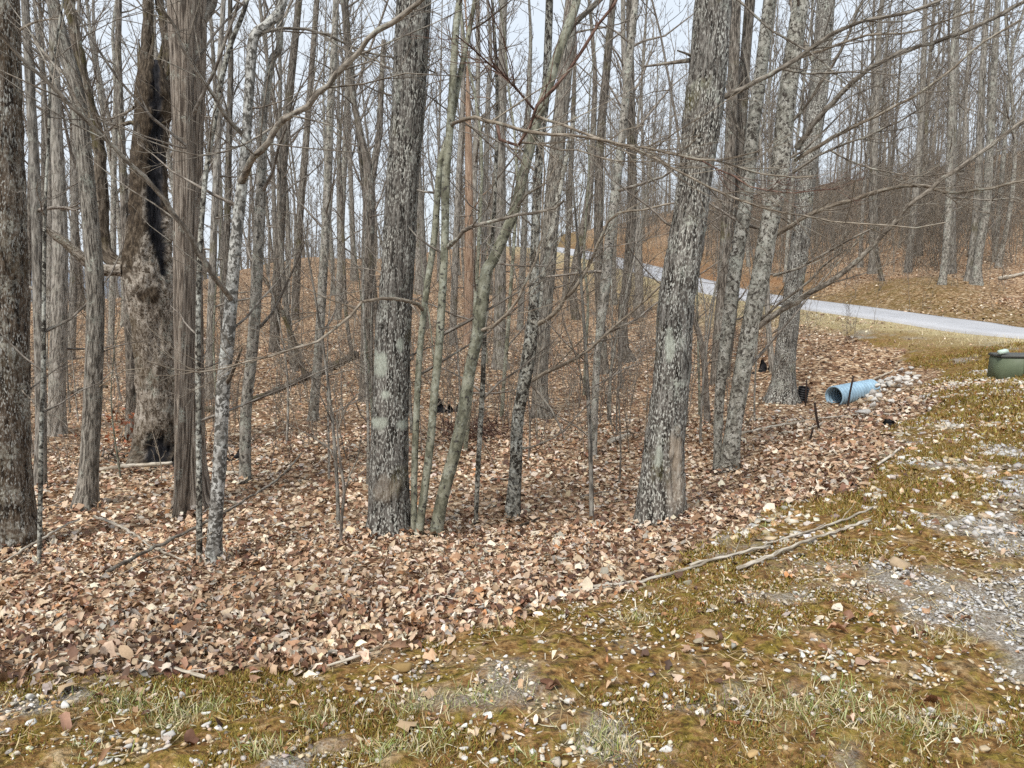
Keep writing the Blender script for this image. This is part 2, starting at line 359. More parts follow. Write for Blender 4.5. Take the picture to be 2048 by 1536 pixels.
# ---------------------------------------------------------------- mesh helpers
def tag(o, label=None, cat=None, group=None, kind=None):
    for k, v in (('label', label), ('category', cat), ('group', group), ('kind', kind)):
        if v: o[k] = v
    return o
def empty(name, loc):
    o = bpy.data.objects.new(name, None); COL.objects.link(o); o.location = [float(q) for q in loc]; o.empty_display_size = .2; return o
def raw_mesh(name, v, f, m=None, smooth=True, attrs=None):
    """v (n,3); f (k,3) or (k,4) or a list of such arrays."""
    me = bpy.data.meshes.new(name); fs = f if isinstance(f, list) else [f]
    v = np.ascontiguousarray(v, dtype=np.float32)
    me.vertices.add(len(v)); me.vertices.foreach_set('co', v.ravel())
    if not len(fs[0]): me.update(); return me
    loops = np.concatenate([a.ravel() for a in fs]).astype(np.int32)
    tot = np.concatenate([np.full(len(a), a.shape[1], dtype=np.int32) for a in fs])
    me.loops.add(len(loops)); me.loops.foreach_set('vertex_index', loops)
    me.polygons.add(len(tot)); me.polygons.foreach_set('loop_start', np.concatenate([[0], np.cumsum(tot)[:-1]]).astype(np.int32))
    if smooth: me.polygons.foreach_set('use_smooth', np.ones(len(tot), dtype=bool))
    for an, (typ, arr) in (attrs or {}).items():
        a = me.attributes.new(an, typ, 'POINT')
        a.data.foreach_set({'FLOAT': 'value', 'FLOAT_VECTOR': 'vector', 'FLOAT_COLOR': 'color'}[typ], np.ascontiguousarray(arr, dtype=np.float32).ravel())
    me.update(calc_edges=True); me.validate()
    if m: me.materials.append(m)
    return me
def mesh_obj(name, v, f, m=None, parent=None, smooth=True, attrs=None, loc=None):
    o = bpy.data.objects.new(name, raw_mesh(name, v, f, m, smooth, attrs)); COL.objects.link(o)
    if parent is not None: o.parent = parent
    if loc is not None: o.location = [float(q) for q in loc]
    return o

def tube_frames(pts):
    """pts (m,k,3) -> ring axes a, b (m,k,3) and running length (m,k)."""
    d = np.empty_like(pts); d[:, 1:-1] = pts[:, 2:] - pts[:, :-2]; d[:, 0] = pts[:, 1] - pts[:, 0]; d[:, -1] = pts[:, -1] - pts[:, -2]
    d /= np.linalg.norm(d, axis=2)[..., None] + 1e-9
    mean = d.mean(1); ref = np.eye(3)[np.argmin(np.abs(mean), axis=1)]; ref[np.abs(mean[:, 2]) > .5] = (1.0, 0, 0)
    a = np.cross(d, ref[:, None, :]); a /= np.linalg.norm(a, axis=2)[..., None] + 1e-9
    sl = np.concatenate([np.zeros((len(pts), 1)), np.cumsum(np.linalg.norm(np.diff(pts, axis=1), axis=2), axis=1)], 1)
    return a, np.cross(d, a), sl
class MB:
    """Collects tubes; build() makes ONE mesh object of them, with bark coordinates."""
    def __init__(s): s.q = {}; s.parts = []
    def tube(s, pts, rad, n=5, disp=None, mk=None, seed=0.0):
        pts = np.asarray(pts, float); rad = np.asarray(rad, float)
        if disp is None and mk is None: s.q.setdefault((len(pts), n), []).append((pts, rad, seed))
        else: s.parts.append(s.make(pts[None], rad[None], np.array([seed]), n, disp, mk))
        return s
    def make(s, pts, rad, seed, n, disp=None, mk=None):
        m, k = rad.shape; a, b, sl = tube_frames(pts)
        th = np.arange(n) * 2 * math.pi / n; c, si = np.cos(th), np.sin(th)
        dirs = c[:, None] * a[:, :, None, :] + si[:, None] * b[:, :, None, :]
        R0 = np.maximum(rad[:, : max(1, k // 2)].mean(1), 1e-3)[:, None, None]
        bk = np.stack([np.broadcast_to(c * R0, (m, k, n)), np.broadcast_to(si * R0, (m, k, n)), np.broadcast_to(sl[:, :, None], (m, k, n))], -1)
        r = np.repeat(rad[:, :, None], n, 2)
        if disp is not None: r = r * disp(bk[0], dirs[0], sl[0], pts[0])[None]
        V = pts[:, :, None, :] + dirs * r[..., None]; mm = np.zeros((m, k, n, 4)); mm[..., 3] = 1
        if mk is not None:
            t_ = mk(bk[0], dirs[0], sl[0], V[0]); mm[0, ..., :t_.shape[-1]] = t_
        i = (np.arange(m)[:, None, None] * k + np.arange(k - 1)[None, :, None]) * n; j = np.arange(n)[None, None]; j2 = (j + 1) % n
        F = np.stack([i + j, i + j2, i + n + j2, i + n + j], -1).reshape(-1, 4)
        return V.reshape(-1, 3), F, (bk + np.asarray(seed)[:, None, None, None]).reshape(-1, 3), mm.reshape(-1, 4)
    def arrays(s):
        for (k, n), l in s.q.items(): s.parts.append(s.make(np.array([t[0] for t in l]), np.array([t[1] for t in l]), np.array([t[2] for t in l]), n))
        s.q = {}; off = 0; fs = []
        for p in s.parts: fs.append(p[1] + off); off += len(p[0])
        return np.concatenate([p[0] for p in s.parts]), np.concatenate(fs), np.concatenate([p[2] for p in s.parts]), np.concatenate([p[3] for p in s.parts])
    def mesh(s, name, m):
        v, f, b, mk = s.arrays()
        return raw_mesh(name, v, f, m, True, {'bk': ('FLOAT_VECTOR', b), 'mk': ('FLOAT_COLOR', mk)})
    def build(s, name, m, parent=None, origin=(0, 0, 0)):
        v, f, b, mk = s.arrays()
        return mesh_obj(name, v - np.asarray(origin, float), f, m, parent, True, {'bk': ('FLOAT_VECTOR', b), 'mk': ('FLOAT_COLOR', mk)})

def unit(v): return v / (math.sqrt(v[0] * v[0] + v[1] * v[1] + v[2] * v[2]) + 1e-9)
def resample(pts, vals, step):
    pts = np.asarray(pts, float); vals = np.asarray(vals, float)
    q = catmull(np.column_stack([pts, vals]), 8) if len(pts) > 2 else np.column_stack([pts, vals])
    s = np.concatenate([[0], np.cumsum(np.linalg.norm(np.diff(q[:, :3], axis=0), axis=1))])
    n = max(3, int(s[-1] / step) + 1); t = np.linspace(0, s[-1], n)
    return np.column_stack([np.interp(t, s, q[:, i]) for i in range(3)]), np.interp(t, s, q[:, 3])
def wander(R, p, d, Ln, n, curl=.15, up=0.0):
    x, y, z = p; a, b, c = unit(d); out = [(x, y, z)]; st = Ln / n; nn = (R.standard_normal((n, 3)) * curl).tolist()
    for e, f, g in nn:
        a += e; b += f; c += g + up; l = st / math.sqrt(a * a + b * b + c * c + 1e-9); x += a * l; y += b * l; z += c * l; out.append((x, y, z)); l /= st; a *= l; b *= l; c *= l
    return np.array(out)
def side_dir(R, t, ang, up=.3):
    x, y, z = R.standard_normal(3).tolist(); a, b, c = t; cx, cy, cz = b * z - c * y, c * x - a * z, a * y - b * x
    l = math.sin(ang) / math.sqrt(cx * cx + cy * cy + cz * cz + 1e-9); k = math.cos(ang)
    return unit(np.array([a * k + cx * l, b * k + cy * l, c * k + cz * l + up * R.random()]))
LIN5 = np.linspace(0, 1, 5)
def twigs(mb, R, pts, rad, n, length, lvl=1, up=.12, t0=.15, minr=.0016, ang=(.5, 1.1), sides=3):
    pts = np.asarray(pts); k = len(pts)
    for _ in range(n):
        f = t0 + (1 - t0) * R.random() ** .8; x = f * (k - 1); i = min(int(x), k - 2); w = x - i
        p = pts[i] * (1 - w) + pts[i + 1] * w; r = rad[i] * (1 - w) + rad[i + 1] * w; t = unit(pts[i + 1] - pts[i])
        Ln = length * R.uniform(.35, 1.1) * (1.15 - .6 * f); d = side_dir(R, t, R.uniform(*ang), up)
        q = wander(R, p, d, Ln, 4, .13, .05); r0 = max(minr, min(r * .6, .0055 * Ln + .0015)); rr = r0 + (minr * .7 - r0) * LIN5
        mb.tube(q, rr, sides, seed=R.random() * 9)
        if lvl > 0: twigs(mb, R, q, rr, R.integers(2, 5), Ln * .5, lvl - 1, up, .2, minr * .85, ang, 3)

# ---------------------------------------------------------------- ground and road
def build_ground():
    yy = np.concatenate([np.linspace(-14, 1.4, 14), np.exp(np.linspace(math.log(1.9), math.log(60), 330)), np.exp(np.linspace(math.log(61), math.log(330), 46))])
    uu = np.concatenate([np.linspace(-2.6, -.86, 14), np.linspace(-.82, .82, 300), np.linspace(.86, 2.6, 14)])
    X = uu[None, :] * (np.maximum(yy, 0)[:, None] + 2.0) * np.ones((len(yy), 1)); Y = np.repeat(yy[:, None], len(uu), 1)
    z = Z(X, Y); vg, st, bk, og, v = masks(X.ravel(), Y.ravel())
    near = 1 - sst(6, 14, Y)
    z = z + near * .020 * fbm(X * 8, Y * 8, seed=41, octv=3) * vg.reshape(X.shape)
    v3 = np.stack([X, Y, z], -1).reshape(-1, 3); ny, nx = X.shape
    i = np.arange(ny - 1)[:, None] * nx; j = np.arange(nx - 1)[None]
    F = np.stack([i + j, i + j + 1, i + nx + j + 1, i + nx + j], -1).reshape(-1, 4)
    zone = np.stack([vg, st, bk, og], -1)
    o = mesh_obj('ground', v3, F, M['ground'], None, True, {'zone': ('FLOAT_COLOR', zone), 'grit': ('FLOAT', grit(X.ravel(), Y.ravel()))})
    tag(o, 'wooded slope of leaf litter meeting a mossy gravel verge', 'ground', kind='structure')
    return o
def grit(x, y):                                     # how much bare gravel the verge shows
    g = .75 * fbm(x * 1.3, y * 1.3, seed=51, octv=4) + .35 * fbm(x * 4, y * 4, seed=53, octv=2)
    right = sst(.50, .70, x / (y + .5)) * (1 - sst(4.6, 7.5, y)) * sst(2.2, 3.4, y)
    near = (1 - sst(-1.75, -1.2, x)) * .35 * (1 - sst(2.7, 3.0, y)) + .15 * (1 - sst(2.4, 2.8, y))
    return np.clip(sst(.25, .95, g + .62 * right + near), 0, .85)
ground = build_ground()

def build_road():
    c = ROAD; d = np.gradient(c[:, :2], axis=0); d /= np.linalg.norm(d, axis=1)[:, None]; nrm = np.stack([d[:, 1], -d[:, 0]], -1)
    prof = [(-ROADW, -.16), (-ROADW + .02, .0), (-.8, .03), (0, .045), (.8, .03), (ROADW - .02, 0), (ROADW, -.16)]
    V = []
    for k, (o, h) in enumerate(prof):
        wob = .05 * vnoise(np.arange(len(c)) * .7, np.full(len(c), k * 9.0), seed=61) if k in (0, 1, 5, 6) else 0
        V.append(np.column_stack([c[:, :2] + nrm * (o + wob * np.sign(o))[:, None] if np.ndim(wob) else c[:, :2] + nrm * o, c[:, 2] + h]))
    V = np.stack(V, 1); n = len(prof); k = len(c)
    i = np.arange(k - 1)[:, None] * n; j = np.arange(n - 1)[None]
    F = np.stack([i + j, i + j + 1, i + n + j + 1, i + n + j], -1).reshape(-1, 4)
    o = mesh_obj('road', V.reshape(-1, 3), F, M['asphalt'], None, False)
    tag(o, 'narrow pale grey asphalt drive climbing through the woods', 'road', kind='structure')
build_road()

# far ridge across the valley, its blue distance haze put into the base colour
def far_hills():
    x = np.linspace(-3200, 900, 160); rows = []
    for y0, h in ((1500, -120), (2300, 60), (3400, 100), (4600, 60)):
        z = h * (.55 + .6 * fbm(x / 700, np.full_like(x, y0 / 300.0), seed=71, octv=4)) - 40
        rows.append(np.column_stack([x, np.full_like(x, y0), z if h > 0 else np.full_like(x, -140.0)]))
    V = np.stack(rows); ny, nx = V.shape[:2]; i = np.arange(ny - 1)[:, None] * nx; j = np.arange(nx - 1)[None]
    F = np.stack([i + j, i + j + 1, i + nx + j + 1, i + nx + j], -1).reshape(-1, 4)
    o = mesh_obj('hills', V.reshape(-1, 3), F, flat_mat('hazed_far_wood', (.13, .15, .18), .95, .3, .01))
    tag(o, 'low wooded ridge far across the valley', 'hills', kind='structure')
far_hills()

# ---------------------------------------------------------------- trees
def crown_tubes(mb, R, pts, rad, f0, nl, LL, sub=5, lvl=1, minr=.004, el=(.5, 1.0), sublen=.5, sides=4):
    k = len(pts)
    for i in range(nl):
        f = min(.985, f0 + (1 - f0) * (i + R.random()) / nl); x = f * (k - 1); j = min(int(x), k - 2); w = x - j
        p = pts[j] * (1 - w) + pts[j + 1] * w; r = rad[j] * (1 - w) + rad[j + 1] * w
        az = i * 2.4 + R.random() * 1.2; e = R.uniform(*el)
        d = np.array([math.cos(az) * math.cos(e), math.sin(az) * math.cos(e), math.sin(e)])
        Ln = LL * (1.1 - .75 * (f - f0) / (1 - f0)) * R.uniform(.55, 1.15)
        q = wander(R, p, d, Ln, 5, .14, .07); r0 = max(minr, min(r * .55, .012 * Ln + minr)); rr = np.linspace(r0, minr, 6)
        mb.tube(q, rr, sides, seed=R.random() * 9)
        twigs(mb, R, q, rr, sub, Ln * sublen, lvl, .25, .15, minr, (.4, .9), 3)

def bark_disp(amp, fx, fz, seed, flare, r0):
    def f(bk, dirs, sl, pts):
        n1 = vnoise(bk[..., 0] * fx, bk[..., 1] * fx, bk[..., 2] * fz, seed); n2 = vnoise(bk[..., 0] * fx * 2.3, bk[..., 1] * fx * 2.3, bk[..., 2] * fz * 2.3, seed + 5)
        n3 = vnoise(bk[..., 0] * 5, bk[..., 1] * 5, bk[..., 2] * 1.3, seed + 9)
        rid = 1 - np.abs(n1) * 2
        ang = np.arctan2(dirs[..., 1], dirs[..., 0])
        s = np.maximum(sl - .2, 0)[:, None]
        lob = 1 + .5 * np.sin(ang * 3 + seed) * np.sin(ang * 2 + seed * 2.1)
        fl = flare * lob * np.exp(-s / (r0 * 1.3))
        return 1 + amp * (.55 * rid + .45 * n2) + amp * .9 * n3 + fl
    return f

TREES = []                                          # (x, y, r) of every trunk, to keep the rest apart
def hero(name, label, pts, mk='grey', amp=.035, flare=.35, ext=6.0, tilt=0.0, branches=(), crown=(12, 3.2, 5, 1), tw=None, group='trees of the near wood',
         marks=None, Y=None, ridge=(34, 7), cat='tree', top_taper=.4, extra=None, sink=.22, low=6, lowlen=1.0, lowr=.0022):
    hsh = sum(ord(ch) * (i + 1) for i, ch in enumerate(label)); R = np.random.default_rng(hsh)
    g = G(pts[0][0], pts[0][1]); Y0 = g[1] if Y is None else Y
    r_base = pts[0][2] / 2 * depth(pts[0][1], Y0) / FPX; Y0 += r_base * .8
    base = P(pts[0][0], pts[0][1], Y0); base[2] = Z(base[0], base[1])[0]
    top_y = pts[-1][1]; q = []; rr = []
    for (x, y, w) in pts:
        yy = Y0 + tilt * (pts[0][1] - y) / max(1, pts[0][1] - top_y)
        q.append(P(x, y, yy)); rr.append(w / 2 * depth(y, yy) / FPX)
    q[0] = base.copy(); q = [base + (base - q[1]) / np.linalg.norm(base - q[1]) * sink] + q; rr = [rr[0]] + rr
    hero_px = max(p[2] for p in pts); rm = max(rr)
    step = max(.022, rm * .11) if hero_px > 45 else (max(.03, rm * .25) if hero_px > 20 else max(.05, rm * .8))
    A, ra = resample(q, rr, step)
    if ext:
        d = unit(A[-1] - A[-6 if len(A) > 6 else 0]); d = unit(d + np.array([0, 0, .5])); e = wander(R, A[-1], d, ext, 10, .05, .05)[1:]
        er = np.linspace(ra[-1], ra[-1] * top_taper, 11)[1:]
        axis, axr = np.vstack([A, e]), np.concatenate([ra, er])
    else: axis, axr = A, ra
    root = empty(name, base); tag(root, label, cat, group); TREES.append((base[0], base[1], rm))
    segs = 60 if hero_px > 60 else 36 if hero_px > 30 else 20 if hero_px > 18 else 12
    mkf = None
    if marks: mkf = lambda bk, dirs, sl, V: marks(V, dirs, R)
    mb = MB(); dsp = bark_disp(amp, ridge[0], ridge[1], hsh % 997, flare, rm)
    if extra:
        d0 = dsp; dsp = lambda bk, dirs, sl, p: d0(bk, dirs, sl, p) + extra(bk, dirs, sl, p)
    mb.tube(axis, axr, segs, dsp, mkf, seed=0.0)
    mb.build('trunk', M[mk], root, base)
    for b in branches:
        bp, w0, w1, dy = b[0], b[1], b[2], b[3]; n, ln = (b[4], b[5]) if len(b) > 5 else (6, .5); bm = b[6] if len(b) > 6 else (tw or 'limb')
        y0 = Y0 + tilt * max(0, min(1, (pts[0][1] - bp[0][1]) / max(1, pts[0][1] - top_y)))
        k = len(bp); bq = [P(x, y, y0 + dy * (i / (k - 1)) ** .8) for i, (x, y) in enumerate(bp)]
        br = [(w0 + (w1 - w0) * i / (k - 1)) / 2 * depth(bp[i][1], bq[i][1]) / FPX for i in range(k)]
        n = int(n * 1.5)
        c, cr = resample(bq, br, .10 if w0 > 8 else .16)
        c[1:-1] += R.normal(0, .006, (len(c) - 2, 3))
        m2 = MB(); cr = cr * (1 + .06 * R.normal(0, 1, len(cr))); cr[0] *= 1.1
        m2.tube(c, cr, 10 if w0 > 10 else 7, seed=R.random() * 5)
        bo = m2.build('branch', M[bm], root, base)
        if n:
            m4 = MB(); twigs(m4, R, c, cr, n, ln * 1.45, 1, .12, .10, .0020, (.3, .85)); m4.build('side_twigs', M[bm], bo, base)
    if ext and crown:
        m3 = MB(); nl, LL, sub, lvl = crown
        f0 = 1 - (ext * .95) / (np.linalg.norm(np.diff(axis, axis=0), axis=1).sum())
        n0 = int(len(axis) * 0) ; s = np.concatenate([[0], np.cumsum(np.linalg.norm(np.diff(axis, axis=0), axis=1))])
        tt = np.linspace(0, s[-1], 24); ax = np.column_stack([np.interp(tt, s, axis[:, i]) for i in range(3)]); ar = np.interp(tt, s, axr)
        crown_tubes(m3, R, ax, ar, max(.3, f0), nl, LL, sub, lvl, .0035)
        if low: crown_tubes(m3, R, ax, ar, .12, low, lowlen, 4, 1, lowr, (-.1, .7))
        m3.build('crown', M[tw or 'twig'], root, base)
    return root

# marks on single trunks: bare wood (red), charring and the dark foot hollow (green), lichen patches (blue), placed on the bark they belong to
def spot(V, px, py, rx, ry, soft=.25):
    x, y = project(V[..., 0], V[..., 1], V[..., 2]); n = .35 * fbm(V[..., 0] * 22, V[..., 1] * 22, V[..., 2] * 22, 77, 2)
    r = np.sqrt(((x - px) / rx) ** 2 + ((y - py) / ry) ** 2) + n
    return 1 - sst(1 - soft, 1 + soft, r)
def front(dirs): return sst(-.15, .15, -dirs[..., 1])
def marks_centre(V, dirs, R):
    o = np.zeros(V.shape); f = front(dirs)
    for s in ((760, 728, 13, 26), (758, 846, 18, 12), (806, 850, 10, 9), (770, 790, 8, 8), (800, 690, 7, 10)): o[..., 2] = np.maximum(o[..., 2], f * spot(V, *s))
    o[..., 0] = .5 * f * spot(V, 773, 976, 26, 27, .3); return o
def marks_scar(V, dirs, R):
    o = np.zeros(V.shape); f = front(dirs)
    o[..., 0] = f * np.maximum(.85 * spot(V, 1351, 905, 13, 44, .3), .55 * spot(V, 1352, 975, 17, 45, .4))
    o[..., 2] = f * np.maximum(spot(V, 1340, 690, 9, 30), spot(V, 1316, 912, 7, 22)) * .8
    return o
def marks_snag(V, dirs, R):
    o = np.zeros(V.shape[:-1] + (4,)); f = front(dirs); x, y = project(V[..., 0], V[..., 1], V[..., 2])
    cx = np.interp(y, [120, 312, 430, 527, 560], [312, 313, 309, 324, 328]); w = np.interp(y, [110, 200, 312, 430, 500, 550], [6, 12, 15, 19, 15, 4]) + 6 * vnoise(x / 9.0, y / 14.0, seed=5)
    o[..., 1] = f * (1 - sst(.7, 1.15, np.abs(x - cx) / np.maximum(w, 1))) * (y > 100) * (y < 560)
    o[..., 1] = np.maximum(o[..., 1], f * spot(V, 316, 905, 26, 34, .3))  # dark of the hollow at the foot, painted in with the char colour
    n = fbm(V[..., 0] * 5, V[..., 1] * 5, V[..., 2] * 2.2, 95, 3); up = 1 - sst(-.12, .12, (y - 520) / 220 + n * 1.0 + (x - 300) / 260); low = 1 - sst(-.2, .2, (-y + 890) / 120 + n * .6)
    o[..., 3] = 1 - np.maximum(up, low * .7); return o
def extra_scar(bk, dirs, sl, p):
    V = p[:, None, :] + dirs * .2; f = front(dirs)
    return f * (-.16 * spot(V, 1352, 960, 8, 46, .4) + .10 * spot(V, 1338, 985, 9, 45, .5) + .09 * spot(V, 1364, 960, 8, 55, .5))
def extra_knot(bk, dirs, sl, p):
    V = p[:, None, :] + dirs * .17; f = front(dirs); return f * (.07 * spot(V, 773, 976, 27, 27, .3) - .07 * spot(V, 773, 976, 12, 13, .5))
def extra_snag(bk, dirs, sl, p):
    V = p[:, None, :] + dirs * .25; m = marks_snag(V, dirs, None)[..., 1]
    return -.30 * m + .12 * fbm(bk[..., 0] * 9, bk[..., 1] * 9, bk[..., 2] * 2.0, 91, 2) + .05 * fbm(bk[..., 0] * 26, bk[..., 1] * 26, bk[..., 2] * 5, 93, 2) + .10 * vnoise(bk[..., 0] * 0 + 3, bk[..., 1] * 0, bk[..., 2] * 2.5, 92)

# ---- the nearest big trunks
hero('ridged_tree', 'stout mossy dark-barked tree cut by the picture edge nearest the charred snag', [(20,1100,98),(16,1000,86),(12,850,80),(8,600,82),(6,300,72),(2,0,64)], 'oak_moss', .07, .3, 5, ridge=(24, 7),
     branches=[([(36,770),(60,800),(110,830),(150,870)], 3, 1.5, -.4, 4, .4), ([(40,60),(80,40),(120,38)], 5, 2, -.4, 3, .3, 'twig_pale')])
hero('ridged_tree', 'thick straight oak with pale lichen patches and a round knot near its base', [(778,1074,84),(778,1019,77),(779,900,73),(783,784,71),(787,667,70),(792,600,66),(800,469,64),(806,352,64),(816,234,64),(822,117,66),(828,0,67)],
     'oak', .06, .22, 5, marks=marks_centre, extra=extra_knot, ridge=(36, 8), branches=[([(790,140),(740,118),(680,95),(640,60)], 5, 2, .8, 6, .5)])
hero('ridged_tree', 'thick dark oak with a pale bark scar low on its trunk beside the gravel verge', [(1318,1054,88),(1323,969,84),(1333,851,76),(1345,734,72),(1352,617,73),(1363,540,73),(1375,469,70),(1390,352,66),(1404,234,74),(1417,117,72),(1427,0,72)],
     'oak', .075, .25, 5, marks=marks_scar, extra=extra_scar, ridge=(32, 7),
     branches=[([(1437,199),(1500,168),(1562,137),(1625,90),(1680,59),(1750,39),(1816,27),(1883,0)], 11, 5, -.6, 14, .7),
               ([(1379,121),(1345,124),(1312,127),(1289,133)], 8, 4, .2, 4, .3), ([(1385,112),(1366,108),(1355,101)], 6, 3, -.1, 0, .3),
               ([(1562,137),(1625,147),(1700,143),(1790,150)], 5, 2, -.7, 9, .6)])
# charred snag
snag = hero('dead_snag', 'broken hollow dead tree with charred black streak and pale rotten wood', [(318,935,96),(317,880,84),(316,823,76),(312,720,78),(306,640,80),(300,560,88),(297,508,90),(301,430,76),(296,330,62),(303,250,58),(308,200,64),(304,150,52),(303,122,36)],
     'snag', .12, .3, 0, marks=marks_snag, extra=extra_snag, ridge=(16, 6), crown=None, group='', cat='dead tree',
     branches=[([(285,590),(262,545),(232,528),(212,505),(207,488),(203,390),(195,273),(176,195),(156,98),(137,0),(128,-90)], 34, 18, .25, 5, .9, 'rotlog'),
               ([(245,540),(200,540),(170,520),(130,485),(100,465),(88,450)], 26, 12, -.3, 3, .5, 'snag'),
               ([(290,210),(292,120),(296,40),(293,-60)], 24, 18, .0, 3, .4, 'rotlog'), ([(322,180),(334,110),(330,60),(318,0),(312,-60)], 22, 14, .15, 4, .5, 'rotlog'),
               ([(322,262),(330,215),(345,180),(352,130)], 16, 11, .3, 0, .4, 'rotlog'), ([(278,250),(262,246),(240,252),(229,256)], 11, 6, -.1, 3, .3, 'rotlog'),
               ([(305,248),(322,247),(342,238)], 10, 5, -.1, 2, .3, 'rotlog'), ([(268,215),(245,230),(215,240),(190,240)], 6, 2, .3, 4, .4),
               ([(283,160),(279,115),(277,78)], 13, 2, .0, 0, .3, 'rotlog'), ([(300,140),(304,100),(307,66)], 15, 2, -.05, 0, .3, 'rotlog'), ([(314,140),(321,108),(324,84)], 12, 2, .05, 0, .3, 'rotlog'), ([(330,170),(338,140),(341,118)], 10, 2, .0, 0, .3, 'rotlog')])
# twin trunk right behind the pale saplings
hero('corded_tree', 'tall straight brown tree with fine corded bark rising beside the charred snag', [(386,1020,76),(384,985,62),(380,900,56),(378,700,55),(376,560,55),(376,300,57),(376,150,66),(375,0,76)], 'poplar', .035, .3, 6, ridge=(46, 3),
     branches=[([(400,40),(420,10),(432,-30)], 26, 20, .2, 3, .8)])
hero('corded_tree', 'slimmer trunk pressed against the front of the tall corded brown tree', [(362,1036,30),(366,960,27),(370,850,26),(374,740,25),(378,600,22),(380,470,16)], 'poplar', .03, .2, 5, ridge=(46, 3), low=3)
hero('corded_tree', 'grey furrowed tree bending away at the top, beside the charred snag', [(172,1020,44),(178,940,36),(187,765,33),(191,600,32),(187,508,31),(176,390,30),(164,273,30),(152,176,29),(129,98,27),(105,0,24)], 'ash', .05, .3, 6, ridge=(40, 8),
     branches=[([(150,170),(120,140),(90,110),(66,70)], 9, 4, .4, 6, .6), ([(190,780),(240,745),(300,735)], 3, 1.4, -.3, 4, .4, 'twig_pale')])
# pale lichen tree with its long limbs
hero('lichen_tree', 'pale lichen-spotted tree with long bare limbs sweeping up on both sides', [(427,1130,34),(430,1060,28),(441,901,26),(446,784,26),(457,667,25),(465,566,24),(473,469,23),(484,371,22),(492,281,19),(500,156,19),(508,75,20),(535,50,19),(562,16,17),(572,-30,16)], 'pale', .03, .25, 4,
     ridge=(14, 5), branches=[
      ([(482,366),(492,342),(505,317),(523,297),(566,242),(613,211),(664,160),(716,105),(748,66),(806,31),(841,0),(880,-40)], 14.5, 9.5, -1.1, 14, .9),
      ([(465,603),(434,559),(391,492),(340,414),(301,367),(234,301),(176,242),(105,176),(43,117),(0,74),(-40,40)], 12, 6, -1.4, 16, .9),
      ([(488,273),(441,219),(406,164),(371,105),(336,35),(316,0),(300,-40)], 9, 5, -.7, 9, .7),
      ([(547,254),(488,289),(410,311),(332,297),(254,258),(180,238)], 4.5, 2, -1.0, 10, .5),
      ([(507,80),(540,60),(600,55),(660,70),(720,100),(800,120),(870,145)], 7, 3, .8, 10, .7),
      ([(446,778),(456,768),(466,740),(478,712),(484,695)], 9, 4, -.1, 0, .3, 'rotlog'),
      ([(433,1060),(380,1090),(300,1120),(240,1150)], 3, 2, -.6, 3, .3, 'twig_pale')])
hero('sapling_tree', 'slim black-and-white mottled sapling standing just beside the pale lichen tree', [(399,1130,12),(398,940,11),(396,745,10.5),(398,550,10),(405,420,10),(414,330,10),(430,234,11),(441,168,11),(461,90,10),(485,30,9),(500,-20,8)], 'mottle', .03, .15, 3, crown=(8, 1.6, 4, 1), low=8)
hero('sapling_tree', 'thin white-flecked sapling in front of the mossy edge tree', [(78,1135,8),(81,980,8.5),(83,850,8),(87,720,8),(88,560,7),(90,420,6),(98,260,5)], 'mottle', .02, .1, 3, crown=(7, 1.5, 4, 1), low=8)
# the clump of saplings by the central oak
hero('sapling_tree', 'slim grey-green sapling touching the foot of the lichen-patched oak', [(828,1076,13),(828,1000,13),(830,901,13.5),(837,745,13),(843,667,13),(853,580,13),(869,469,13),(880,332,13),(897,273,12),(913,190,11),(922,140,11),(935,80,10),(950,0,9)], 'green', .02, .15, 4, ridge=(12, 4),
     branches=[([(846,620),(830,606),(800,598),(767,597),(732,601),(701,632),(650,675),(617,690),(555,706),(480,730),(410,745),(352,741),(293,722)], 8, 2.2, -1.6, 16, .7, 'twig_pale'),
               ([(845,640),(780,560),(740,540),(700,536)], 4, 2, .5, 6, .5)], crown=(9, 2, 4, 1))
hero('sapling_tree', 'upright grey-green sapling in the middle of the clump beside the lichen-patched oak', [(836,1079,17),(849,980,16),(861,882,16),(869,784,16),(877,706,16),(884,600,16),(890,469,16),(892,352,17),(900,254,16),(906,156,15),(912,59,14),(919,0,13)], 'green', .02, .2, 4, ridge=(12, 4),
     branches=[([(902,250),(920,240),(947,236),(986,244),(1021,254),(1064,264),(1119,270),(1197,279),(1275,295),(1359,312),(1434,324),(1547,352),(1625,353)], 9, 3, -1.4, 22, .7, 'twig_pale'),
               ([(895,495),(915,475),(939,455),(994,439),(1041,430),(1103,418),(1127,402)], 10, 5, -.7, 9, .6),
               ([(994,246),(998,270),(1009,289),(1033,293),(1052,277),(1064,242),(1068,219),(1091,199),(1127,156),(1170,94),(1205,39),(1232,4),(1250,-40)], 7, 6, -.5, 10, .7, 'twig_red'),
               ([(1068,219),(1025,168),(982,129),(943,98),(912,70)], 5, 2.5, -.5, 12, .6, 'twig_red'),
               ([(1066,230),(1150,260),(1216,287),(1273,301),(1367,348),(1469,395),(1555,422),(1641,437),(1719,449),(1812,457),(1891,445)], 6, 2.5, -1.6, 20, .7, 'twig_pale'),
               ([(1040,285),(1090,290),(1160,305),(1240,322),(1320,322)], 4.5, 2, -.9, 10, .5, 'twig_pale'),
               ([(1359,312),(1420,330),(1500,372),(1590,383),(1680,378)], 4, 1.8, -1.2, 12, .5, 'twig_red')], crown=(9, 2, 4, 1))
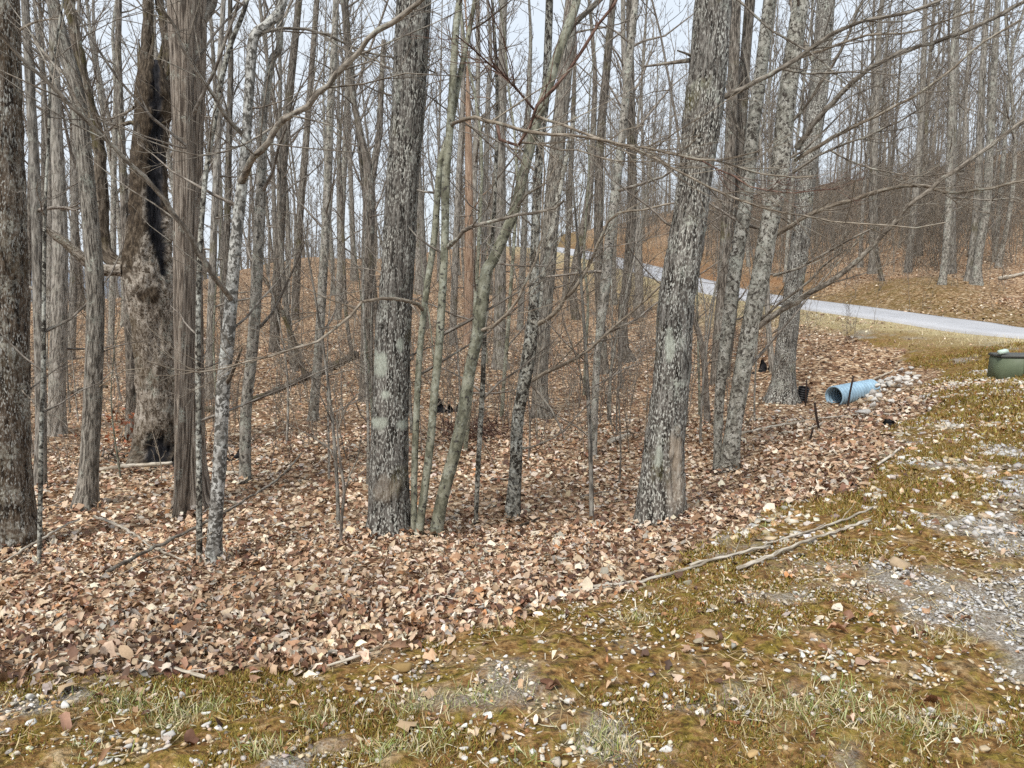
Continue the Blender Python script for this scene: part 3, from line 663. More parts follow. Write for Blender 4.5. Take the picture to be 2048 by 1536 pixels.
hero('sapling_tree', 'leaning grey-green tree slanting over from the foot of the lichen-patched oak', [(870,1079,26),(884,1000,25),(908,909,25),(923,843,24),(939,745,23),(953,680,24),(962,620,25),(972,547,24),(986,520,22),(1009,469,21),(1029,422,20),(1041,371,20),(1056,312,20),(1076,234,20),(1099,164,21),(1115,112,20),(1127,78,18),(1146,27,17),(1154,0,16)], 'green', .025, .2, 4, ridge=(12, 4),
     branches=[([(951,663),(986,655),(1021,624),(1041,593),(1072,516),(1084,461),(1087,352),(1086,300)], 7, 3, -.4, 10, .5, 'twig_pale'),
               ([(1112,115),(1138,59),(1173,23),(1197,4),(1230,-30)], 14, 9, .3, 6, .7), ([(1030,420),(1040,400),(1060,385),(1085,370)], 7, 4, -.2, 5, .4)])
hero('sapling_tree', 'slender pale sapling between the leaning grey-green tree and the mottled beech', [(951,1056,9),(956,940,10),(962,830,10.5),(966,760,10),(970,650,9),(985,480,8)], 'mottle', .02, .15, 3, crown=(7, 1.6, 4, 1), low=7)
hero('lichen_tree', 'black-mottled beech with a rotten brown hollow below the fork, behind the leaning tree', [(1024,1036,30),(1031,941,25),(1035,843,24),(1045,784,25),(1058,706,28),(1066,628,21),(1068,550,19),(1074,390,18),(1080,297,17),(1090,200,17),(1095,117,16),(1099,0,15)], 'mottle', .03, .3, 5, ridge=(14, 5),
     branches=[([(1064,761),(1119,734),(1162,710),(1209,671),(1259,628),(1322,570)], 8, 4, -.6, 9, .6, 'twig_pale'), ([(1045,898),(1080,890),(1119,866),(1158,831),(1197,784),(1216,757)], 4, 2, -.3, 7, .4),
               ([(1076,648),(1111,628),(1134,593),(1170,547),(1205,469),(1232,430),(1290,418),(1350,406)], 10, 3.5, -.5, 12, .6, 'twig_pale'), ([(1060,765),(1090,800),(1115,840),(1130,880)], 6, 3, -.2, 3, .3),
               ([(1070,640),(1085,560),(1095,500),(1112,420),(1130,330),(1150,230)], 13, 8, .3, 8, .7, 'pale2')])
# pale leaning pair by the culvert
hero('lichen_tree', 'thinner of two pale spotted leaning trunks in front of the culvert, standing behind its neighbour', [(1434,944,15),(1437,851,17),(1441,773,20),(1453,676,24),(1465,578,26),(1476,500,27),(1492,400,27),(1504,273,26),(1520,156,25),(1539,0,24)], 'pale2', .035, .3, 5, ridge=(14, 5),
     branches=[([(1500,300),(1470,240),(1455,180),(1440,120)], 6, 3, .4, 8, .6)])
hero('lichen_tree', 'pale spotted leaning tree in front of the culvert, its long limbs reaching over the drive', [(1458,942,40),(1465,871,32),(1477,793,33),(1492,703,34),(1508,617,35),(1520,560,36),(1539,449,36),(1559,352,36),(1570,234,36),(1582,137,34),(1602,0,32)], 'pale2', .03, .25, 5, ridge=(14, 5), low=9, lowlen=1.6,
     branches=[([(1508,660),(1562,621),(1613,590),(1672,555),(1730,508),(1777,457),(1805,422),(1863,375),(1953,312),(2047,242),(2120,190)], 13, 7, -1.5, 18, .9, 'limb'),
               ([(1551,469),(1625,426),(1711,398),(1773,379),(1836,369),(1880,380),(1922,385),(2047,363),(2120,350)], 10, 5, -1.3, 18, .8, 'twig_pale'),
               ([(1594,297),(1625,250),(1668,203),(1695,172),(1727,145),(1793,109),(1859,86),(1945,55),(2047,4),(2110,-30)], 12, 7, -1.0, 18, .9, 'limb'),
               ([(1590,320),(1664,277),(1738,238),(1816,199),(1887,152),(1960,90),(2040,40)], 8, 3.5, -1.2, 16, .8, 'twig_pale'),
               ([(1585,345),(1660,300),(1740,268),(1810,238),(1860,200)], 6, 2.5, -1.0, 12, .7),
               ([(1460,-15),(1473,0),(1539,55),(1594,90),(1641,121),(1691,168)], 6, 3, -.8, 12, .6),
               ([(1547,551),(1602,535),(1660,500),(1710,475),(1750,455)], 6, 3, -.8, 10, .6), ([(1520,640),(1570,600),(1620,560),(1660,520),(1690,500)], 6, 3, -1.0, 10, .6, 'limb'),
               ([(1575,250),(1620,200),(1670,120),(1700,60),(1725,0)], 7, 4, -.6, 12, .8), ([(1590,120),(1660,95),(1740,70),(1840,60),(1950,20)], 6, 3, -1.0, 12, .7, 'twig_pale'),
               ([(1660,300),(1720,330),(1780,345),(1850,352),(1930,340)], 4, 2, -1.2, 12, .6), ([(1863,375),(1900,392),(1960,400),(2040,396)], 5, 2, -1.7, 8, .6)])
hero('ridged_tree', 'dark ridged tree standing right beside the black drain pipe and culvert', [(1562,806,52),(1566,770,44),(1570,715,40),(1582,617,37),(1598,500,36),(1609,390,35),(1625,273,35),(1640,156,35),(1652,0,34)], 'oak', .05, .4, 6, ridge=(30, 7),
     branches=[([(1640,150),(1610,90),(1590,40),(1580,0)], 9, 6, .3, 6, .8), ([(1598,470),(1570,440),(1540,425)], 5, 2, -.5, 6, .5)])

hero('sapling_tree', 'small dark forked sapling with spreading twigs beside the lichen-patched oak', [(681,1086,7),(684,1030,6.5),(688,980,6),(680,920,5),(675,870,4),(674,830,3)], 'twig', .02, .1, 0, crown=None, low=0,
     branches=[([(688,990),(700,950),(715,910),(722,880)], 4, 2, -.1, 5, .35), ([(684,950),(665,910),(640,880),(620,868)], 4, 2, .1, 5, .35), ([(675,860),(690,820),(712,790),(735,770)], 3, 1.6, .1, 5, .35), ([(675,850),(660,815),(650,790)], 3, 1.6, -.1, 4, .3)])

# ---- further trunks read off the photograph, each where it stands
MID = [
 ('grey', 'straight knotted grey tree between the mossy edge tree and the furrowed one', [(80,978,24),(82,850,21),(80,700,21),(76,560,20),(72,400,19),(66,273,18),(58,140,16),(50,0,14)]),
 ('grey', 'broad grey trunk standing further back behind the thin white-flecked sapling', [(114,872,34),(114,770,31),(118,640,30),(120,500,28),(118,380,25),(112,250,22),(108,100,18)]),
 ('brown', 'grey-brown trunk just behind the charred snag on its sapling side', [(262,884,22),(262,760,19),(258,640,18),(252,480,16),(244,300,14),(236,100,12)]),
 ('light', 'kinked grey tree with a dog-leg high up, next behind the pale lichen tree', [(490,966,23),(492,823,22),(504,706,22),(512,590,22),(520,430,21),(524,330,19),(527,234,16),(543,125,15),(558,98,14),(560,39,14),(566,-20,12)]),
 ('brown', 'dark straight trunk behind the kinked grey tree', [(548,705,20),(552,600,19),(560,480,18),(566,330,17),(578,195,16),(590,80,14),(598,0,13)]),
 ('brown', 'slim dark tree on the far leaf slope, upright just past the leaning dead pole', [(590,640,16),(594,540,15),(600,430,15),(610,310,14),(620,180,12),(634,0,11)]),
 ('light', 'pale banded tree standing behind the fallen mossy log', [(626,842,20),(634,740,18),(641,640,18),(650,480,17),(656,350,16),(660,234,15),(668,100,13),(672,0,12)]),
 ('brown', 'dark forked tree close behind the lichen-patched oak, dividing into two stems', [(733,804,30),(734,700,26),(735,600,25),(736,500,25),(738,400,24),(734,330,15),(722,270,13),(705,190,12),(694,100,11)]),
 ('ash', 'dark grey tree standing between the mottled beech and the leaning pale sapling tops', [(1082,838,38),(1080,800,32),(1083,700,30),(1094,550,32),(1107,380,32),(1118,260,30),(1130,150,28),(1140,30,26)]),
 ('light', 'slim white-barked tree with black bark wounds between the mottled beech and the scarred oak', [(1186,917,15),(1190,800,15),(1194,720,14),(1200,660,16),(1209,590,19),(1220,469,19),(1232,371,17),(1244,273,16),(1255,156,15),(1271,0,14)]),
 ('brown', 'dark blackish trunk next to the slim white-barked tree, its foot turned aside', [(1256,724,28),(1247,690,20),(1246,620,20),(1254,560,19),(1263,440,19),(1264,320,18),(1262,200,16),(1259,39,14)]),
 ('grey', 'grey trunk with a wide dark side behind the slender pale sapling', [(1000,740,32),(999,690,24),(1000,600,23),(1001,480,22),(1001,352,20),(1004,195,18),(1006,39,15)]),
 ('dead', 'barkless orange-tan dead trunk standing among grey trees behind the sapling clump', [(937,690,20),(937,620,19),(938,520,18),(938,400,16),(937,300,14),(936,200,10),(935,125,4)]),
 ('brown', 'black-sided trunk immediately behind the slim white-barked tree', [(1206,748,22),(1202,660,19),(1198,560,18),(1197,430,18),(1200,290,17),(1212,150,16),(1226,0,14)]),
 ('brown', 'short curved dark trunk leaning on the slope below the far bend of the drive', [(1152,640,16),(1146,590,17),(1150,540,17),(1160,490,17),(1172,430,16),(1180,370,14),(1186,280,12)]),
 ('brown', 'dark trunk half hidden behind the scarred oak and the pale leaning pair', [(1432,770,22),(1436,680,21),(1446,560,21),(1454,430,22),(1460,300,22),(1466,160,22),(1472,0,20)]),
 ('brown', 'dark forked trunk rising just above the pale leaning pair', [(1448,756,20),(1462,640,20),(1474,520,20),(1480,400,20),(1482,280,21),(1488,156,21),(1500,0,20)]),
 ('twig', 'small curved brown tree at the foot of the scarred oak on its culvert side', [(1415,848,14),(1412,790,13),(1408,720,12),(1398,668,11),(1388,640,9),(1378,600,7)]),
 ('light', 'narrow white-footed tree on the bank above the drive', [(1884,570,15),(1890,520,14),(1896,440,13),(1898,350,12),(1902,240,11),(1905,100,9)]),
 ('grey', 'leaning grey trunk crossing its neighbour at the foot on the bank above the drive', [(1938,562,16),(1946,500,15),(1953,430,15),(1958,330,14),(1962,220,13),(1968,100,11),(1975,0,10)]),
 ('light', 'smooth grey trunk with spread roots on the bank above the drive', [(1952,570,22),(1955,530,16),(1962,480,16),(1974,400,16),(1978,320,15),(1984,220,14),(1990,100,12),(1996,0,11)]),
 ('grey', 'dark grey trunk close behind the narrow white-footed tree above the drive', [(1902,548,18),(1903,480,17),(1902,400,16),(1905,300,15),(1908,180,14),(1912,60,12)]),
 ('light', 'thin pale tree on the upper bank near the picture corner above the utility box', [(1988,525,9),(1994,460,9),(2002,380,9),(2010,270,8),(2022,120,7)]),
 ('grey', 'grey tree on the wooded bank behind the dark ridged tree beside the culvert', [(1745,548,18),(1748,470,16),(1746,390,15),(1750,280,14),(1754,160,12),(1760,30,10)]),
 ('grey', 'slanted grey tree halfway along the bank above the drive', [(1816,545,14),(1822,480,13),(1830,400,13),(1838,300,12),(1845,180,11),(1850,40,9)]),
 ('brown', 'small dark leaning stem rooted at the mossy edge above the drive', [(1764,562,9),(1758,530,8),(1752,490,7),(1750,440,6),(1744,370,5)]),
 ('light', 'slim light tree far back between the kinked tree and the pale banded tree', [(676,640,13),(680,540,13),(684,430,12),(690,300,11),(695,150,9)]),
 ('brown', 'thin black leaning stem behind the fallen mossy log, near the dark forked tree', [(706,722,8),(696,660,8),(690,600,8),(688,520,7),(684,420,7),(680,330,6)]),
 ('green', 'small upright sapling between the white-barked tree and the dark grey tree', [(1168,790,6),(1172,690,6),(1176,600,5.5),(1168,520,5),(1172,430,4)]),
 ('green', 'thin grey sapling beside the brush heap behind the sapling clump', [(930,905,9),(938,820,9),(946,740,8.5),(950,620,8),(958,480,7),(964,350,6)]),
 ('green', 'thin straight sapling on the open leaf slope in front of the dark grey tree', [(1003,840,8),(1008,760,8),(1016,660,8),(1024,540,7),(1034,400,6)]),
 ('grey', 'grey trunk in the gap between the corded brown tree and the pale lichen tree', [(418,800,17),(420,700,16),(424,580,15),(428,460,14),(434,320,13),(440,180,11)]),
 ('brown', 'dark slender trunk just behind the pale lichen tree, on its snag side', [(446,760,15),(448,660,14),(452,540,14),(455,420,13),(458,280,12),(462,120,10)]),
 ('light', 'pale slender tree far back between the furrowed grey tree and the charred snag', [(222,690,12),(224,600,12),(226,480,11),(228,340,10),(232,180,9)]),
 ('brown', 'dark trunk far back between the mossy edge tree and the straight knotted grey tree', [(52,700,13),(54,600,13),(58,480,12),(62,340,11),(66,180,9)]),
 ('grey', 'grey trunk far back just beyond the broad grey trunk', [(142,720,15),(146,620,14),(148,500,14),(150,370,13),(152,220,11)]),
 ('grey', 'grey trunk on the far slope between the orange-tan dead trunk and the sapling clump', [(905,690,14),(908,600,14),(912,490,13),(918,350,12),(926,200,10)]),
 ('grey', 'grey trunk on the far slope between the orange-tan dead trunk and the leaning tree', [(962,680,13),(966,590,13),(968,480,12),(972,350,11),(976,200,10)]),
 ('light', 'light trunk on the far slope behind the mottled beech fork', [(1040,660,13),(1044,570,13),(1048,470,12),(1052,340,11),(1058,190,10)]),
 ('brown', 'dark trunk on the far slope just short of the orange bank', [(1130,600,12),(1134,520,12),(1138,430,11),(1142,330,10),(1148,190,9)]),
 ('grey', 'grey tree below the straw verge behind the pale leaning pair', [(1545,745,12),(1540,690,12),(1536,640,11),(1534,560,10),(1532,460,9)]),
]
for k, lab, pts in MID:
    hero('forest_tree' if pts[0][2] > 11 else 'sapling_tree', lab, pts, k, .03, .25, 7 if pts[0][2] > 13 else 4, crown=(8, 2.6, 3, 1) if pts[0][2] > 13 else (7, 1.5, 3, 1),
         top_taper=.3, low=12, lowlen=1.7, lowr=.0034, cat='dead tree' if k == 'dead' else 'tree',
         tw='twig' if k not in ('dead',) else 'dead', branches=[([(738,405),(748,330),(758,270),(762,180),(768,80)], 15, 10, .3, 8, .8, 'brown')] if 'dark forked tree' in lab else ())

# ---- the rest of the wood: tree and sapling kinds copied one by one
def make_variant(i, H, r0, kind):
    R = np.random.default_rng(1000 + i * 7)
    k = 16; t = np.linspace(0, 1, k); bend = R.normal(0, .035 * H, 2); s = R.normal(0, .012 * H, 2)
    ax = np.column_stack([bend[0] * t ** 2 + s[0] * np.sin(t * 7), bend[1] * t ** 2 + s[1] * np.sin(t * 6 + 1), t * H - .25])
    ar = r0 * (1 - .82 * t ** 1.1) * (1 + .45 * np.exp(-t * H / .35)); ar[-1] = .02
    mt = MB(); mt.tube(ax, ar, 9, bark_disp(.05, 12, 3, i, .2, r0)); trunk = mt.mesh('trunk', M[kind])
    mc = MB()
    if R.random() < .35:                            # a forked top
        f = wander(R, ax[8], np.array([R.normal(0, .35), R.normal(0, .35), 1]), H * .42, 6, .06, .05); fr = np.linspace(ar[8] * .75, .02, 7)
        mc.tube(f, fr, 6); crown_tubes(mc, R, f, fr, .15, 8, H * .17, 4, 1, .0075, (.4, 1.1), .5, 4)
    crown_tubes(mc, R, ax, ar, .30, 24, H * .20, 7, 1, .0085, (.45, 1.1), .5, 4)
    crown_tubes(mc, R, ax, ar, .08, 12, H * .075, 3, 1, .005, (-.1, .8), .5, 3)
    return trunk, mc.mesh('crown', M['twig']), kind
VAR = [make_variant(i, H, r, kd) for i, (H, r, kd) in enumerate([(19, .15, 'grey'), (22, .17, 'brown'), (17, .10, 'grey'), (15, .085, 'light'), (20, .13, 'brown'), (18, .12, 'light'),
        (16, .09, 'brown'), (21, .15, 'grey'), (13, .06, 'grey'), (19, .12, 'ash'), (11, .05, 'light'), (15, .08, 'ash'), (10, .042, 'brown'), (12, .05, 'grey')])]
THICK = ['stout', 'stout', 'slim', 'slim', 'straight', 'straight', 'slim', 'stout', 'slender', 'straight', 'slender', 'slim', 'slender', 'slender']
def make_sapling(i, H, kind, pale):
    R = np.random.default_rng(3000 + i * 13); k = 12; t = np.linspace(0, 1, k); lean = R.normal(0, .10 * H, 2); r0 = .0045 * H + .004
    ax = np.column_stack([lean[0] * t ** 1.5 + .02 * H * np.sin(t * 6 + i), lean[1] * t ** 1.5, t * H - .08]); ar = np.linspace(r0, .003, k)
    mt = MB(); mt.tube(ax, ar, 6); mc = MB()
    crown_tubes(mc, R, ax, ar, .18, int(8 + H * 1.6), H * .26, 4, 1 if H > 3 else 0, .0024, (.1, .9), .45, 3)
    return mt.mesh('trunk', M[kind]), mc.mesh('crown', M['twig_pale' if pale else 'twig']), kind
SAP = [make_sapling(i, H, kd, pl) for i, (H, kd, pl) in enumerate([(2.2, 'twig', 0), (3.4, 'light', 1), (4.6, 'green', 0), (1.5, 'twig_pale', 1), (6.0, 'light', 0), (2.8, 'twig_pale', 1), (5.2, 'grey', 0), (3.8, 'twig', 0)])]
def place(name, var, x, y, z, s, rz, lab, grp):
    root = empty(name, (x, y, z - .02)); root.scale = (s, s, s); root.rotation_euler = (0, 0, rz); tag(root, lab, 'tree' if name != 'sapling' else 'sapling', grp)
    for pn, me in (('trunk', var[0]), ('crown', var[1])):
        o = bpy.data.objects.new(pn, me); COL.objects.link(o); o.parent = root
    return root
LAND = [(-1e9, 60, 'behind the mossy edge tree'), (60, 240, 'beyond the furrowed grey tree'), (240, 345, 'behind the charred snag'), (345, 480, 'behind the corded brown tree'),
        (480, 640, 'behind the fallen mossy log'), (640, 840, 'behind the lichen-patched oak'), (840, 1010, 'behind the sapling clump'), (1010, 1150, 'behind the mottled beech'),
        (1150, 1300, 'by the far bend of the drive'), (1300, 1420, 'behind the scarred oak'), (1420, 1620, 'behind the pale leaning pair'), (1620, 1780, 'on the bank above the culvert'), (1780, 1930, 'behind the white-footed tree'), (1930, 1e9, 'on the bank above the utility box')]
R = np.random.default_rng(5)
WIDTH = {'light': 'pale', 'grey': 'grey', 'brown': 'dark', 'ash': 'corded', 'green': 'greenish', 'twig': 'brown', 'twig_pale': 'tan'}
def candidates(R, n, y, xr=.76):
    x = R.uniform(-xr, xr, n) * y + R.uniform(-1, 1, n); z = Z(x, y); px, py = project(x, y, z)
    return [tuple(float(q) for q in r) for r in zip(x, y, z, px, road_near(x, y)[0], verge(x, y))]
placed = [(t[0], t[1]) for t in TREES]; ntree = 0
for x, y, z, px, d, vgm in candidates(R, 5000, 20 + 92 * R.random(5000) ** 1.25):
    if ntree >= 212: break
    if d < 3.2 or (px > 1560 and y < 26) or (900 < px < 1500 and y < 27) or (1490 < px < 1700 and y < 32) or vgm > -.5 or px < -60 or px > 2110: continue
    mind = 1.5 + y * .017
    if any((x - a) ** 2 + (y - b) ** 2 < mind * mind for a, b in placed): continue
    vi = int(R.integers(0, len(VAR))); v = VAR[vi]; reg = next(l for a, b, l in LAND if a <= px < b); far = 'deep in the wood' if y > 60 else 'further back'
    place('forest_tree', v, x, y, z, R.uniform(.8, 1.15) * (1 if y > 30 else .9), R.uniform(0, 6.28), f"{THICK[vi]} {WIDTH[v[2]]} bare tree standing {far} {reg}", f"{THICK[vi]} {WIDTH[v[2]]} bare trees {far} {reg}")
    placed.append((x, y)); ntree += 1
nsap = 0
for x, y, z, px, d, vgm in candidates(R, 4000, 7 + 52 * R.random(4000) ** 1.5, .72):
    if nsap >= 190: break
    if d < 2.6 or vgm > -.4 or px < -30 or px > 2080 or (1560 < px < 1860 and y < 18) or (y < 9 and R.random() < .5): continue
    if any((x - a) ** 2 + (y - b) ** 2 < .5 for a, b in placed): continue
    v = SAP[R.integers(0, len(SAP))]; reg = next(l for a, b, l in LAND if a <= px < b); wh = 'on the leaf slope' if y < 22 else 'well back'
    place('sapling', v, x, y, z, R.uniform(.7, 1.15) * (.8 if y < 12 else 1), R.uniform(0, 6.28), f"thin twiggy {WIDTH[v[2]]} sapling growing {wh} {reg}", f"{WIDTH[v[2]]} saplings {wh} {reg}")
    placed.append((x, y)); nsap += 1

# stands too far or too fine to count: one object of points each, its stems set on them by geometry nodes
def stand(name, label, cat, pts, protos, smin, smax, seed):
    col_ = bpy.data.collections.new(name + '_kinds')
    for me in protos: col_.objects.link(bpy.data.objects.new(name + '_stem', me))
    o = mesh_obj(name, np.asarray(pts), np.zeros((0, 3), dtype=np.int32)); tag(o, label, cat, kind='stuff')
    ng = bpy.data.node_groups.new(name, 'GeometryNodeTree')
    ng.interface.new_socket('Geometry', in_out='INPUT', socket_type='NodeSocketGeometry'); ng.interface.new_socket('Geometry', in_out='OUTPUT', socket_type='NodeSocketGeometry')
    gi = ng.nodes.new('NodeGroupInput'); go = ng.nodes.new('NodeGroupOutput'); ci = ng.nodes.new('GeometryNodeCollectionInfo'); ip = ng.nodes.new('GeometryNodeInstanceOnPoints')
    ci.inputs['Collection'].default_value = col_; ci.inputs['Separate Children'].default_value = True; ci.inputs['Reset Children'].default_value = True
    def rnd(typ, lo, hi, sd):
        r = ng.nodes.new('FunctionNodeRandomValue'); r.data_type = typ
        k = {'FLOAT': (2, 3, 1), 'FLOAT_VECTOR': (0, 1, 0), 'INT': (4, 5, 2)}[typ]; r.inputs[k[0]].default_value = lo; r.inputs[k[1]].default_value = hi; r.inputs['Seed'].default_value = sd
        return r.outputs[k[2]]
    ip.inputs['Pick Instance'].default_value = True
    ng.links.new(gi.outputs[0], ip.inputs['Points']); ng.links.new(ci.outputs[0], ip.inputs['Instance'])
    ng.links.new(rnd('INT', 0, len(protos) - 1, seed), ip.inputs['Instance Index']); ng.links.new(rnd('FLOAT_VECTOR', (-.06, -.06, 0), (.06, .06, 6.28), seed + 1), ip.inputs['Rotation'])
    ng.links.new(rnd('FLOAT', smin, smax, seed + 2), ip.inputs['Scale']); ng.links.new(ip.outputs[0], go.inputs[0])
    md = o.modifiers.new('stand', 'NODES'); md.node_group = ng
    return o
def far_protos():
    R = np.random.default_rng(77); out = []
    for i in range(7):
        mb = MB(); H = 14 + 8 * R.random(); k = 6; t = np.linspace(0, 1, k)
        ax = np.column_stack([R.normal(0, .3, k).cumsum() * .4, R.normal(0, .3, k).cumsum() * .4, t * H - .4]); ar = (.05 + .08 * R.random()) * (1 - .85 * t) + .01
        mb.tube(ax, ar, 6); crown_tubes(mb, R, ax, ar, .22, 20, H * .2, 6, 1, .016, (.5, 1.15), .5, 3); out.append(mb.mesh('far_stem', M[('grey', 'twig', 'light', 'brown')[i % 4]]))
    return out
RF = np.random.default_rng(78); fy = RF.uniform(95, 210, 620); fx = RF.uniform(-.78, .88, 620) * fy
stand('far_wood', 'far bare winter wood merging into one mass of trunks', 'wood', np.column_stack([fx, fy, base_z(fx, fy) - .1]), far_protos(), .75, 1.15, 3)
# brush: thin stems nobody could count, on the far slope and the banks
def brush_protos(n, hmin, hmax, seed, minr):
    R = np.random.default_rng(seed); out = []
    for i in range(n):
        mb = MB()
        for s_ in range(R.integers(1, 4)):
            h = R.uniform(hmin, hmax); p = np.array([R.normal(0, .12), R.normal(0, .12), -.05]); r = minr * 1.6 + .0016 * h
            q = wander(R, p, np.array([R.normal(0, .2), R.normal(0, .2), 1]), h, 6, .09, .05); rr = np.linspace(r, minr, 7); mb.tube(q, rr, 4, seed=R.random() * 9)
            twigs(mb, R, q, rr, int(5 + 3 * h), h * .42, 1, .25, .15, minr)
        out.append(mb.mesh('brush_stem', M[('twig', 'twig_pale', 'limb', 'twig')[i % 4]]))
    return out
def brush():
    R = np.random.default_rng(88); lo, hi = [], []
    for x, y, z, px, d, vgm in candidates(R, 9000, 10 + 75 * R.random(9000) ** .95):
        if d < 2.3 or vgm > -.3 or (1500 < px < 1900 and y < 18): continue
        if px > 1180 and y > 31 and d > 3.5 and len(hi) < 1100: hi.append((x, y, z))
        elif len(lo) < 1250 and R.random() < (.75 if y < 22 else .6): lo.append((x, y, z))
    stand('undergrowth', 'sparse thin brush stems across the wooded slopes', 'brush', lo, brush_protos(8, .5, 2.0, 5, .0028), .6, 1.2, 11)
    stand('undergrowth', 'thick grey-brown brush covering the hillside above the drive', 'brush', hi, brush_protos(9, 2.0, 5.0, 6, .0055), .6, 1.2, 17)
brush()

# ---------------------------------------------------------------- leaf litter, gravel, moss and grass
def colours(R, n, table):
    w = np.array([t[0] for t in table], float); i = R.choice(len(table), n, p=w / w.sum()); c = np.array([t[1] for t in table])[i]
    c = c * R.uniform(.70, 1.28, (n, 1)) * (1 + R.normal(0, .025, (n, 3))); return np.clip(c, .005, .9)
LEAFC = [(3, (.49, .335, .215)), (2.6, (.385, .232, .14)), (2.0, (.245, .126, .076)), (1.6, (.11, .06, .04)), (3, (.61, .465, .325)), (2.8, (.74, .63, .50)), (1.2, (.46, .41, .35)), (.3, (.48, .24, .11))]
def leaf_proto(R, kind, secs):
    """Strip of cross sections (left, rib, right) with a fold, a curl and a lobed or plain outline."""
    t = np.linspace(0, 1, secs)
    if kind == 0: w = np.sin(np.pi * t ** .8) ** .8 * .22
    elif kind == 1: w = (np.sin(np.pi * t ** .9) ** .6 * .36) * (1 - .38 * (np.arange(secs) % 2))
    else: w = np.interp(t, [0, .15, .4, .55, .75, 1], [.05, .32, .46, .30, .34, .02])
    w = np.maximum(w * R.uniform(.75, 1.2) * (1 + R.normal(0, .16, secs)), .012); cur = R.normal(0, 1.9); fold = R.uniform(-.4, 1.5); tw = R.normal(0, 1.3)
    z = np.sin(t * cur * 1.5) * .26; x = (t - .5) * R.uniform(.85, 1.1); roll = math.cos(math.atan(fold)); lat = np.cos(tw * (t - .5)) * roll; tz = np.sin(tw * (t - .5))
    edge = w * math.sin(math.atan(fold))
    A = np.stack([np.column_stack([x, w * lat, z + edge + w * tz + R.normal(0, .03, secs)]), np.column_stack([x, 0 * x, z]), np.column_stack([x, -w * lat, z + edge - w * tz + R.normal(0, .03, secs)])], 1)
    i = np.arange(secs - 1)[:, None] * 3; j = np.arange(2)[None]
    return A.reshape(-1, 3), np.stack([i + j, i + j + 1, i + 4 + j, i + 3 + j], -1).reshape(-1, 4)
def leaf_proto_low(R):
    w = R.uniform(.25, .42); a, b = R.uniform(-.1, .3, 2)
    v = np.array([(-.5, -.06, 0), (-.5, .06, 0), (0, -w, a), (0, w, b), (.5, -.04, R.uniform(-.05, .25)), (.5, .04, .1)])
    return v, np.array([(0, 2, 3, 1), (2, 4, 5, 3)])
def scatter(protos, P3, size, R, tilt, col, rz=None, squash=None):
    """Copies of small prototypes gathered into one mesh."""
    VS, FS, CS, n = [], [], [], 0
    which = R.integers(0, len(protos), len(P3))
    for k, (pv, pf) in enumerate(protos):
        m = np.where(which == k)[0]
        if not len(m): continue
        a = R.uniform(0, 2 * np.pi, len(m)); ca, sa = np.cos(a), np.sin(a); tx, ty = R.normal(0, tilt, (2, len(m)))
        v = pv[None] * size[m][:, None, None]
        if squash is not None: v = v * squash[m][:, None, :]
        x = v[..., 0]; y = v[..., 1]; z = v[..., 2]
        y, z = y * np.cos(tx)[:, None] - z * np.sin(tx)[:, None], y * np.sin(tx)[:, None] + z * np.cos(tx)[:, None]
        x, z = x * np.cos(ty)[:, None] + z * np.sin(ty)[:, None], -x * np.sin(ty)[:, None] + z * np.cos(ty)[:, None]
        x, y = x * ca[:, None] - y * sa[:, None], x * sa[:, None] + y * ca[:, None]
        V = np.stack([x, y, z], -1) + P3[m][:, None]
        VS.append(V.reshape(-1, 3)); FS.append((pf[None] + (np.arange(len(m)) * len(pv))[:, None, None] + n).reshape(-1, pf.shape[1])); n += V.shape[0] * V.shape[1]
        CS.append(np.repeat(np.column_stack([col[m], np.ones(len(m))]), len(pv), 0))
    return np.concatenate(VS), np.concatenate(FS), np.concatenate(CS)
def sample(R, y0, y1, dens, xr=.80, margin=.6):
    area = (xr * (y1 ** 2 - y0 ** 2) + 2 * margin * (y1 - y0)); n = int(area * dens)
    y = np.sqrt(R.uniform(y0 ** 2, y1 ** 2, n)); x = R.uniform(-1, 1, n) * (xr * y + margin); return x, y
def slope_normal_tilt(): return .42

